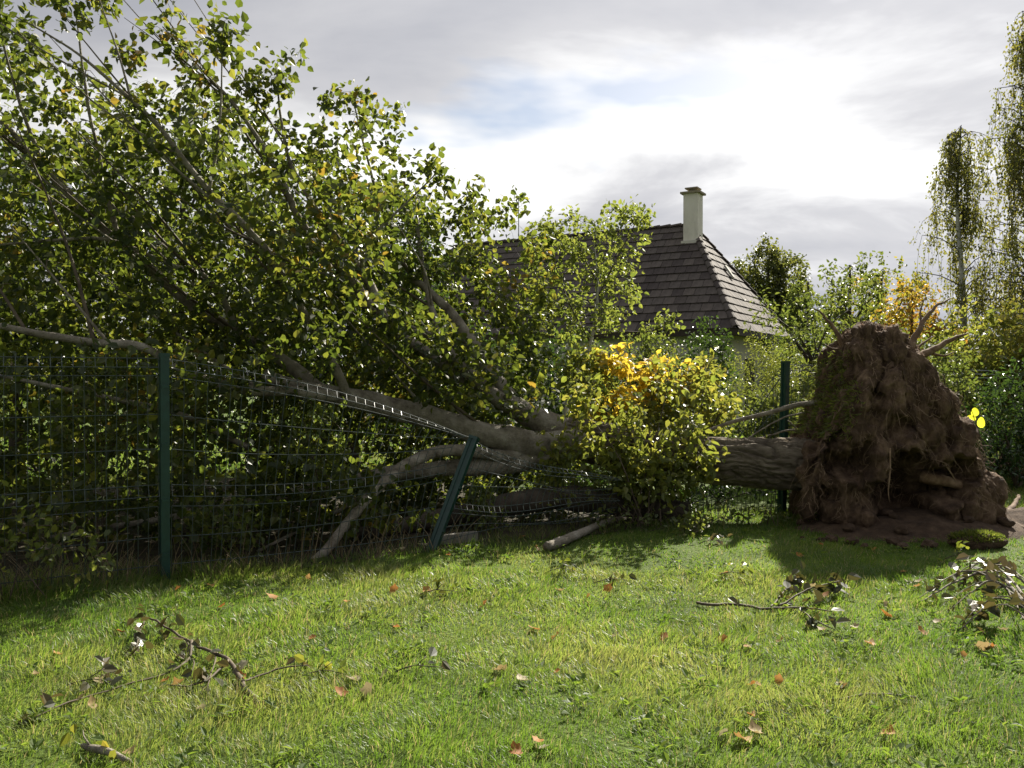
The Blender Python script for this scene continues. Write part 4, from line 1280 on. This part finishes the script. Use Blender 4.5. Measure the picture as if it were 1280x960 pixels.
# ------------------------------------------------------------------ plants around the trunk and fence
def build_near_plants():
    # slim pale-stemmed sapling behind the trunk
    b = G(700, 12.0)
    o = empty('sapling', b, 'slim pale-stemmed sapling with small bright leaves in front of the roof', 'tree')
    sk = Skeleton()
    stems = [[(698, 600, 12.0, .035), (703, 540, 12.0, .034), (715, 482, 12.0, .030), (738, 428, 12.0, .026), (747, 368, 12.0, .018), (742, 300, 12.0, .008)],
             [(742, 420, 12.0, .014), (775, 415, 12.0, .011), (815, 414, 12.0, .008), (840, 400, 12.0, .004)],
             [(746, 375, 12.0, .014), (765, 335, 12.0, .010), (800, 268, 12.0, .005)],
             [(738, 428, 12.0, .014), (712, 380, 12.0, .011), (690, 320, 12.0, .007), (680, 285, 12.0, .004)],
             [(745, 350, 12.0, .010), (725, 310, 12.0, .007), (722, 272, 12.0, .004)]]
    for pts in stems:
        q = smooth_path([[*P(a, c, d), r] for a, c, d, r in pts], .08)
        part('stem', tube(q[:, :3], q[:, 3], 8), BARK_WHITE if pts[0][3] > .02 else BARK_TWIG, o, smooth=True)
        sk.add(q[3:, :3], q[3:, 3])
    poly = [(655, 290), (690, 275), (715, 268), (740, 280), (765, 262), (806, 255), (812, 300), (795, 340), (800, 385), (770, 420), (700, 430), (650, 400)]
    att = [vol(poly, 11.4, 12.6, 330)]
    for a, c in ((800, 262), (790, 270), (722, 275), (680, 285), (765, 268), (838, 402), (815, 412), (830, 408)):
        att.append(P(a, c, 12.0) + rng.normal(0, .08, (5, 3)))
    sk.grow(np.concatenate(att), step=.14)
    part('twigs', sk.twig_geo(3), BARK_TWIG, o, kind='stuff')
    g, tt = sk.leaf_geo(15, .075, .8, .05, (0, 1), .25)
    part('foliage', g, LEAF_SAP, o, kind='stuff', tint=tt)

    # autumn shrub with large yellow leaves behind the trunk
    b = G(800, 10.9)
    def px(*l): return [(P(a, c, dd), r) for a, c, dd, r in l]
    shrub('autumn_shrub', 'shrub with large yellow and orange leaves behind the fallen trunk', 'shrub', b,
          px((768, 452, 10.5, (.32, .3, .20)), (815, 462, 10.4, (.2, .25, .2)), (800, 490, 10.7, (.42, .3, .26)), (752, 520, 10.6, (.35, .3, .26)), (845, 470, 10.7, (.30, .3, .26)), (880, 470, 10.7, (.16, .2, .16))),
          170, 10, .105, LEAF_AUT, stems=8, wid=.9, spread=.05, tint=(-.1, .5))
    b = G(830, 10.5)
    shrub('bramble_shrub', 'yellow-green leafy shrub beside the autumn shrub behind the fallen trunk', 'shrub', b,
          px((845, 500, 10.4, (.5, .35, .36)), (880, 480, 10.5, (.22, .3, .36)), (800, 530, 10.3, (.5, .3, .26)), (895, 520, 10.4, (.3, .3, .25)), (730, 470, 10.4, (.4, .3, .4))),
          330, 15, .085, LEAF_YG, stems=9, tint=(0, .8))
    # leafy growth in front of the trunk
    b = G(800, 9.05)
    shrub('trunk_shrub', 'bright green leafy bush hiding the middle of the fallen trunk', 'shrub', b,
          px((800, 585, 9.15, (.45, .25, .32)), (845, 578, 9.2, (.36, .25, .30)), (755, 578, 9.2, (.32, .25, .28)), (878, 580, 9.15, (.14, .2, .22)), (790, 535, 9.2, (.16, .2, .24)), (728, 500, 9.3, (.13, .2, .48)), (770, 612, 9.1, (.32, .2, .14)), (830, 612, 9.1, (.34, .2, .12)), (705, 575, 9.25, (.22, .2, .28)), (860, 530, 9.3, (.14, .2, .22)), (882, 480, 9.4, (.10, .15, .28)), (835, 470, 9.4, (.12, .15, .26)), (700, 610, 9.1, (.25, .2, .12))),
          400, 14, .088, LEAF_YG, stems=14, tint=(.05, .8), hang=.35, shell=.1, r0=.011, spread=.09)
    # dark foliage added to darken the gap under and behind the trunk
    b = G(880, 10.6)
    shrub('added_foliage', 'dark tangled foliage added to darken the gap below the fallen trunk', 'plant', b,
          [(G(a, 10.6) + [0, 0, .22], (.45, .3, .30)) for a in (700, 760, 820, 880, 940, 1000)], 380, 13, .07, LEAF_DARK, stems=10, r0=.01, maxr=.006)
    # low broken foliage on the lawn edge below the trunk
    for k, (a, dd, w_, lab) in enumerate(((790, 8.75, .5, 'low spread of leafy weeds at the foot of the bright green bush'), (880, 9.0, .32, 'low leafy sprig on the grass under the fallen trunk'), (945, 9.15, .36, 'leafy weeds on the grass below the furrowed trunk'),
                                     (860, 8.5, .2, 'small leafy tuft on the lawn in front of the bushy trunk'))):
        b = G(a, dd)
        shrub('leafy_weed', lab, 'plant', b, [(b + [0, 0, .10], (w_, .22, .10)), (b + [w_ * .6, 0, .08], (w_ * .6, .2, .08))], 70, 8, .055, LEAF_MID, stems=4, r0=.006, maxr=.006, tint=(.2, 1))
    # ivy-like growth hanging on the fence and bramble at its foot
    for (a, c, dd, rx, rz, n, lab) in ((120, 510, 7.2, .45, .4, 90, 'leafy strands hanging behind the upright fence panel'),
                                       (400, 560, 8.0, .32, .5, 110, 'leafy strands hanging behind the sagging fence panel'),
                                       (280, 660, 7.3, .40, .25, 100, 'weedy growth at the foot of the sagging fence panel'),
                                       (600, 640, 8.7, .30, .25, 80, 'leafy growth behind the bent fence post'),
                                       (690, 640, 9.2, .40, .22, 110, 'leafy growth under the fallen limbs behind the crushed panel')):
        c3 = P(a, c, dd); b = np.array([c3[0], c3[1], gz(c3[0], c3[1])])
        shrub('climbing_plant', lab, 'plant', b, [(c3, (rx, .22, rz)), (c3 * [1, 1, .7], (rx * .8, .2, rz * .8))], n, 10, .055, LEAF_SAP, stems=4, r0=.008, maxr=.006, hang=.6, droop=.1, tint=(0, .7))
    b = G(28, 5.95)
    shrub('bramble', 'bramble with pale leaves and arching stems at the foot of the upright panel', 'plant', b,
          [(b + [-.05, 0, .42], (.30, .2, .35)), (b + [.3, .1, .28], (.35, .2, .25)), (b + [-.5, -.1, .35], (.35, .2, .3))], 90, 9, .06, LEAF_SAP, BARK_TWIG, stems=8, r0=.006, maxr=.005)
    # dry stalks along the fence foot
    A = Acc()
    dirn = FEN_DIR / np.linalg.norm(FEN_DIR); nor = np.array([-dirn[1], dirn[0]])
    for k in range(420):
        s = rng.uniform(-2.6, 2.6) if k % 3 else rng.uniform(-2.6, -.1)
        q = FEN_A + dirn * s + nor * rng.normal(.06, .12)
        h = rng.uniform(.12, .42); an = rng.uniform(0, 6.28); le = rng.uniform(.1, .9)
        p0 = np.array([q[0], q[1], gz(*q) - .01]); dv = np.array([math.cos(an) * le, math.sin(an) * le, 1.0])
        pts = smooth_path([p0, p0 + unit(dv + [0, 0, .6]) * h * .5, p0 + unit(dv) * h], h / 4)
        A.add(*tube(pts, np.linspace(.0026, .001, len(pts)), 3, caps=False), tint=rng.random())
    part('dry_stalks', A.geo(), STALK, None, kind='stuff', tint=A.tints())
    # weed with rounded yellow leaves beside the root plate
    b = G(1232, 9.75)
    o = empty('yellow_leaf_plant', b, 'weed with three rounded bright yellow leaves against the root plate', 'plant')
    q = smooth_path([P(1232, 645, 9.75), P(1229, 565, 9.7), P(1219, 524, 9.6), P(1206, 486, 9.6)], .06)
    part('stem', tube(q, np.linspace(.008, .004, len(q)), 5), BARK_DARK, o)
    ang = np.linspace(0, 2 * math.pi, 12, endpoint=False)
    for (a, c, rx, rz, rot) in ((1214, 523, .055, .040, .4), (1227, 528, .045, .062, -.2), (1219, 515, .045, .05, .2)):
        cc = P(a, c, 9.58)
        V = [cc + [0, -.012, 0]] + [cc + np.array([math.cos(t + rot) * rx, .01 * math.sin(2 * t), math.sin(t + rot) * rz]) for t in ang]
        T = [[0, i + 1, (i + 1) % 12 + 1] for i in range(12)]
        part('leaf', (np.array(V), None, np.array(T)), LEAF_YELLOW, o, tint=np.full(13, .5), smooth=True)


LEAF_YELLOW = leafmat('leaf_bright_yellow', [(0, (.55, .52, .03)), (1, (.6, .55, .04))], [(0, (.85, .85, .05)), (1, (.85, .85, .05))], .6, rough=.5)


# ------------------------------------------------------------------ debris on the lawn
def branch_debris(name, label, cat, base, polys, leaf_n, lsize, mat=BARK_PALE, leafmat_=None):
    o = empty(name, base, label, cat)
    sk = Skeleton()
    for pts in polys:
        q = smooth_path([[*p, r] for p, r in pts], .05)
        jit = np.array([[noise.noise((i * .6, base[0] * 9 + len(q), c * 5.)) for c in range(3)] for i in range(len(q))]) * .012
        q[:, :3] += jit
        part('stick', tube(q[:, :3], q[:, 3], 7), mat, o, smooth=True)
        if pts[0][1] < .02: sk.paths.append((q[:, :3], q[:, 3]))
    if leaf_n and sk.paths:
        g, tt = sk.leaf_geo(leaf_n, lsize, .8, .035, (0, 1), .1, .2)
        part('leaf_cluster', g, leafmat_ or LEAF_FALLEN, o, kind='stuff', tint=tt)
    return o


def L_(px, py, h=0.0):
    """a point on the lawn under that pixel, h metres up"""
    d = EYE * FPX / (py - HOR)
    x = (px - 640) / FPX * d
    return np.array([x, d, gz(x, d) + h])


def build_debris():
    branch_debris('fallen_branch', 'forked broken branch with wilted leaves on the left lawn', 'branch', L_(255, 830),
                  [[(L_(322, 882, .012), .016), (L_(300, 858, .03), .014), (L_(285, 833, .04), .011), (L_(240, 815, .05), .008), (L_(185, 792, .08), .006), (L_(165, 790, .05), .003)],
                   [(L_(240, 816, .07), .009), (L_(232, 835, .04), .007), (L_(190, 852, .03), .006), (L_(120, 872, .03), .005), (L_(40, 905, .03), .003)],
                   [(L_(178, 795, .08), .005), (L_(165, 828, .04), .004)],
                   [(L_(285, 835, .05), .007), (L_(250, 860, .04), .005), (L_(205, 862, .03), .003)],
                   [(L_(300, 860, .04), .006), (L_(345, 845, .04), .005), (L_(385, 840, .05), .003)],
                   [(L_(270, 825, .05), .005), (L_(262, 850, .03), .004), (L_(255, 880, .02), .002)], [(L_(230, 812, .06), .005), (L_(240, 835, .03), .004), (L_(232, 850, .02), .002)]], 22, .075, BARK_TWIG, LEAF_WILT)
    branch_debris('fallen_branch', 'thin leafy branch lying on the lawn in front of the root shadow', 'branch', L_(950, 765),
                  [[(L_(872, 751, .02), .011), (L_(890, 756, .03), .0105), (L_(925, 755, .02), .010), (L_(960, 764, .035), .009), (L_(1000, 763, .03), .007), (L_(1042, 772, .04), .003)],
                   [(L_(975, 763, .04), .008), (L_(1010, 752, .09), .005), (L_(1050, 745, .10), .003)], [(L_(1000, 765, .03), .006), (L_(1020, 780, .03), .005), (L_(1045, 790, .01), .003)], [(L_(965, 762, .03), .007), (L_(985, 742, .05), .005), (L_(1000, 735, .07), .003)]], 24, .08, BARK_TWIG, LEAF_WILT)
    heap = []
    for a, b, c, dd, e, f, r in ((1300, 790, 1235, 745, 1150, 760, .014), (1310, 800, 1250, 740, 1215, 735, .010), (1300, 770, 1240, 760, 1190, 770, .008), (1300, 760, 1255, 735, 1225, 715, .010),
                                 (1310, 790, 1250, 785, 1200, 800, .008), (1290, 745, 1230, 730, 1180, 735, .007), (1300, 805, 1260, 795, 1215, 785, .006)):
        heap.append([(L_(a, b, .06), r), (L_(c, dd, .16), r * .75), (L_(e, f, .02), r * .3)])
    branch_debris('branch_heap', 'heap of bare twigs and wilted leaves on the right lawn', 'branch heap', L_(1250, 780), heap + [[(p_ + rng.normal(0, .05, 3) * [1, 1, .3], r_ * .6) for p_, r_ in pl] for pl in heap], 8, .085, BARK_PALE, LEAF_WILT)
    branch_debris('broken_log', 'short broken log lying on the grass in front of the crushed fence', 'log', L_(715, 680),
                  [[(L_(683, 690, .045), .045), (L_(700, 684, .05), .048), (L_(725, 673, .05), .042), (L_(752, 661, .05), .034), (L_(775, 655, .05), .03)],
                   [(L_(745, 664, .07), .012), (L_(752, 650, .14), .008), (L_(757, 640, .2), .004)]], 0, .05)
    branch_debris('broken_log', 'curled piece of pale bark on the grass in front of the left branch', 'bark piece', L_(125, 945),
                  [[(L_(100, 938, .02), .010), (L_(112, 944, .03), .017), (L_(135, 950, .035), .016), (L_(158, 958, .02), .009)], [(L_(110, 942, .04), .004), (L_(100, 925, .05), .002)]], 14, .06)
    branch_debris('root_log', 'thick broken root lying on the grass right of the root plate', 'root', L_(1250, 600),
                  [[(L_(1222, 588, .16), .09), (L_(1245, 590, .16), .085), (L_(1275, 600, .14), .07), (L_(1310, 612, .12), .05)],
                   [(L_(1252, 590, .2), .05), (L_(1258, 583, .3), .042)]], 0, .05, ROOT_BARK)
    branch_debris('root_stub', 'short dark root stub poking from the loose soil heap', 'root', L_(1262, 655),
                  [[(L_(1240, 660, .04), .05), (L_(1256, 656, .08), .04), (L_(1270, 645, .14), .026), (L_(1275, 640, .18), .02)], [(L_(1256, 656, .06), .035), (L_(1285, 668, .04), .02)]], 0, .05, ROOT_BARK)
    branch_debris('small_stick', 'small curved dry stick in the grass of the right foreground', 'stick', L_(1100, 880),
                  [[(L_(1040, 878, .015), .004), (L_(1085, 874, .02), .006), (L_(1115, 876, .025), .008), (L_(1148, 880, .02), .005)]], 0, .05)
    # pale dead branches draped behind the trunk
    branch_debris('dead_branch', 'tangle of pale dead twigs above the trunk beside the root plate', 'branch', G(960, 9.7),
                  [[(P(1020, 540, 9.75), .012), (P(985, 538, 9.7), .011), (P(950, 548, 9.7), .008), (P(905, 560, 9.65), .004)],
                   [(P(1010, 515, 9.75), .010), (P(975, 524, 9.7), .009), (P(935, 548, 9.7), .006), (P(915, 560, 9.65), .003)],
                   [(P(985, 525, 9.7), .008), (P(1000, 540, 9.7), .006), (P(1015, 555, 9.7), .003)],
                   [(P(1020, 550, 9.75), .008), (P(995, 555, 9.7), .007), (P(965, 552, 9.7), .004)]], 3, .05)
    # soil heap
    gx = np.arange(2.75, 6.6, .035); gy = np.arange(7.95, 10.1, .035)
    Vs = np.array([[x, y, gz(x, y) + mound_h(x, y) - .004] for x in gx for y in gy])
    m = len(gy)
    hh = np.array([mound_h(x, y) for x in gx for y in gy]) > .001
    i, j = np.meshgrid(np.arange(len(gx) - 1), np.arange(m - 1), indexing='ij')
    a = (i * m + j).ravel()
    Q = np.stack([a, a + m, a + m + 1, a + 1], -1)
    Q = Q[hh[Q].any(1)]
    used = np.unique(Q); remap = np.zeros(len(Vs), int); remap[used] = np.arange(len(used))
    o = part('soil_heap', (Vs[used], remap[Q], None), SOIL, None, smooth=True, origin=(4.25, 8.9, 0))
    tagged(o, 'loose dark soil heaped on the grass at the foot of the root plate', 'soil heap')
    import bmesh
    for k in range(26):
        px, py = rng.uniform(1000, 1270), rng.uniform(650, 685)
        p = L_(px, py)
        r = rng.uniform(.025, .075)
        bm = bmesh.new(); bmesh.ops.create_icosphere(bm, subdivisions=2, radius=r)
        sd = Vector(rng.uniform(-9, 9, 3))
        for v in bm.verts:
            v.co *= 1 + .45 * noise.noise(v.co / r * 1.1 + sd)
            v.co.z *= .7
        me = bpy.data.meshes.new('soil_clod'); bm.to_mesh(me); bm.free()
        o = link('soil_clod', me, SOIL, None, p + np.array([0, 0, r * .35 + mound_h(p[0], p[1])]))
        o.rotation_euler = (0, 0, rng.uniform(0, 6))
        tagged(o, 'crumbly brown clod of earth beside the soil heap', 'clod', 'earth clods around the soil heap')
    # torn sods with grass
    for (px, py, w_, lab) in ((1222, 683, .26, 'torn mossy sod lying on the lawn below the soil heap'), (1030, 655, .30, 'torn grassy sod at the left foot of the root plate')):
        p = L_(px, py)
        bm = bmesh.new(); bmesh.ops.create_icosphere(bm, subdivisions=3, radius=1)
        for v in bm.verts:
            v.co *= 1 + .25 * noise.noise(v.co * 1.7 + Vector((px, 0, 0)))
            v.co = Vector((v.co.x * w_, v.co.y * w_ * .6, v.co.z * .085))
        me = bpy.data.meshes.new('earth'); bm.to_mesh(me); bm.free()
        o = empty('sod', p, lab, 'sod')
        link('earth', me, SOIL, o, (0, 0, .05))
        k = 900
        a = rng.uniform(0, 6.28, k); r = np.sqrt(rng.random(k))
        b = np.stack([p[0] + np.cos(a) * r * w_ * .95, p[1] + np.sin(a) * r * w_ * .55, p[2] + .05 + .075 * np.sqrt(np.maximum(0, 1 - r * r))], -1)
        D = unit(np.stack([np.cos(a) * r * .8, np.sin(a) * r * .8, np.ones(k) * .7], -1) + rng.normal(0, .35, (k, 3)))
        V, Q, tt = leaves(b, D, rnd_unit(k), rng.uniform(.02, .06, k), .010, np.clip(rng.normal(.35, .25, k), 0, 1))
        part('turf', (V, Q, None), MOSS, o, kind='stuff', tint=tt)
    # fallen leaves, each its own
    variants = []
    for k in range(7):
        m = 14
        an = np.arange(m) / m * 2 * math.pi
        rad = .5 * (1 + .16 * np.cos(5 * an + .6 * k) + rng.normal(0, .05, m)) * np.where(np.abs(an - math.pi / 2) < .3, 1.2, 1)
        x = np.cos(an) * rad * .85; y = np.sin(an) * rad
        c1, c2 = rng.uniform(-.5, 1.0), rng.uniform(-.3, 1.0)
        z = c1 * x * x + c2 * y * y + rng.normal(0, .03, m)
        ring = np.stack([x * .5, y * .5, (c1 * x * x + c2 * y * y) * .25 + .03 * np.abs(x)], -1)
        V = np.concatenate([[[0, 0, 0]], ring, np.stack([x, y, z], -1), [[.02, -.5, z[10]], [-.02, -.5, z[10]], [.0, -.95, z[10] + .12]]])
        T = [[0, 1 + i, 1 + (i + 1) % m] for i in range(m)] + [[2 * m + 1, 2 * m + 3, 2 * m + 2]]
        Q = [[1 + i, 1 + m + i, 1 + m + (i + 1) % m, 1 + (i + 1) % m] for i in range(m)]
        variants.append((V, np.array(Q), np.array(T)))
    meshes = {}
    def leaf_at(px, py, tone, size):
        kind = int(rng.integers(0, 7)); key = (kind, round(tone, 1))
        if key not in meshes:
            v = variants[kind]
            me = make_mesh('fallen_leaf', v[0], v[1], v[2], np.full(len(v[0]), tone), smooth=True)
            me.materials.append(LEAF_DRY); meshes[key] = me
        p = L_(px, py, .028)
        o = link('fallen_leaf', meshes[key], None, None, p)
        o.scale = (size,) * 3
        o.rotation_euler = (rng.normal(0, .45), rng.normal(0, .45), rng.uniform(0, 6.28))
        if tone < .65: tagged(o, 'orange-brown fallen leaf lying in the grass', 'leaf', 'orange leaves on the lawn')
        else: tagged(o, 'pale fallen leaf, silvery underside and glare put into its colour', 'leaf', 'pale leaves on the lawn')
    orange = [(434, 758), (492, 744), (533, 745), (495, 789), (668, 787), (695, 797), (697, 847), (645, 957), (672, 942), (653, 675), (671, 690), (905, 800), (935, 809), (977, 803), (1088, 812), (1153, 799), (1110, 775), (1027, 686), (905, 720),
              (940, 861), (950, 862), (1055, 866), (940, 903), (975, 855), (1148, 740), (1130, 720), (205, 855), (222, 858), (300, 850), (70, 828), (262, 740), (275, 765), (222, 745), (390, 802), (425, 872), (1112, 924), (830, 795), (1032, 748), (1095, 690), (930, 935),
              (560, 700), (735, 745), (760, 735), (605, 760), (1205, 830), (1240, 822), (1000, 700), (385, 730), (340, 752), (150, 800)]
    for px, py in orange: leaf_at(px, py, float(rng.choice([.1, .2, .4, .5, .6])), rng.uniform(.045, .08))
    pale = [(112, 886), (98, 880), (250, 890), (42, 852), (120, 857), (302, 835), (440, 855), (653, 858), (770, 795), (893, 745), (1015, 738), (1058, 740), (1070, 790), (1140, 735), (1150, 733), (1175, 788), (1230, 822), (1240, 823), (680, 953), (945, 925), (1052, 862), (1030, 792), (160, 945), (700, 740), (1110, 765), (905, 930), (460, 870), (480, 850), (625, 845), (1255, 800)]
    for px, py in pale: leaf_at(px, py, float(rng.choice([.8, .9, 1.0])), rng.uniform(.045, .085))  # pale tones: silvery undersides with their glare put into the colour
    # small torn-off leaf sprays
    for k, (px, py, lab) in enumerate(((700, 718, 'torn green leaf spray on the lawn in front of the broken log'), (762, 728, 'small wilted sprig with brown leaves beside a green leaf spray'),
                                       (915, 722, 'wilted brown-green sprig on the lawn beside the root shadow'), (890, 685, 'small torn leaf sprig on the lawn below the leafy weeds'),
                                       (545, 748, 'dark leaf spray on the lawn in front of the bent post'), (110, 862, 'pale leaf spray beside the forked broken branch'), (400, 850, 'wilted leaf spray at the thick end of the forked branch'), (520, 845, 'low green leaf spray in the middle of the lawn'),
                                       (1200, 700, 'wilted dark leaf spray behind the twig heap'))):
        p = L_(px, py)
        branch_debris('leaf_spray', lab, 'leaf spray', p,
                      [[(p + [-.12, 0, .02], .004), (p + [0, .02, .05], .003), (p + [.15, .03, .03], .002)], [(p + [0, .02, .05], .003), (p + [.05, .06, .09], .002)]], 11, .07, BARK_TWIG, LEAF_WILT if k % 2 else None)


build_ground()
build_house()
build_background()
build_fallen_tree()
build_fence()
build_near_plants()
build_debris()
build_grass()
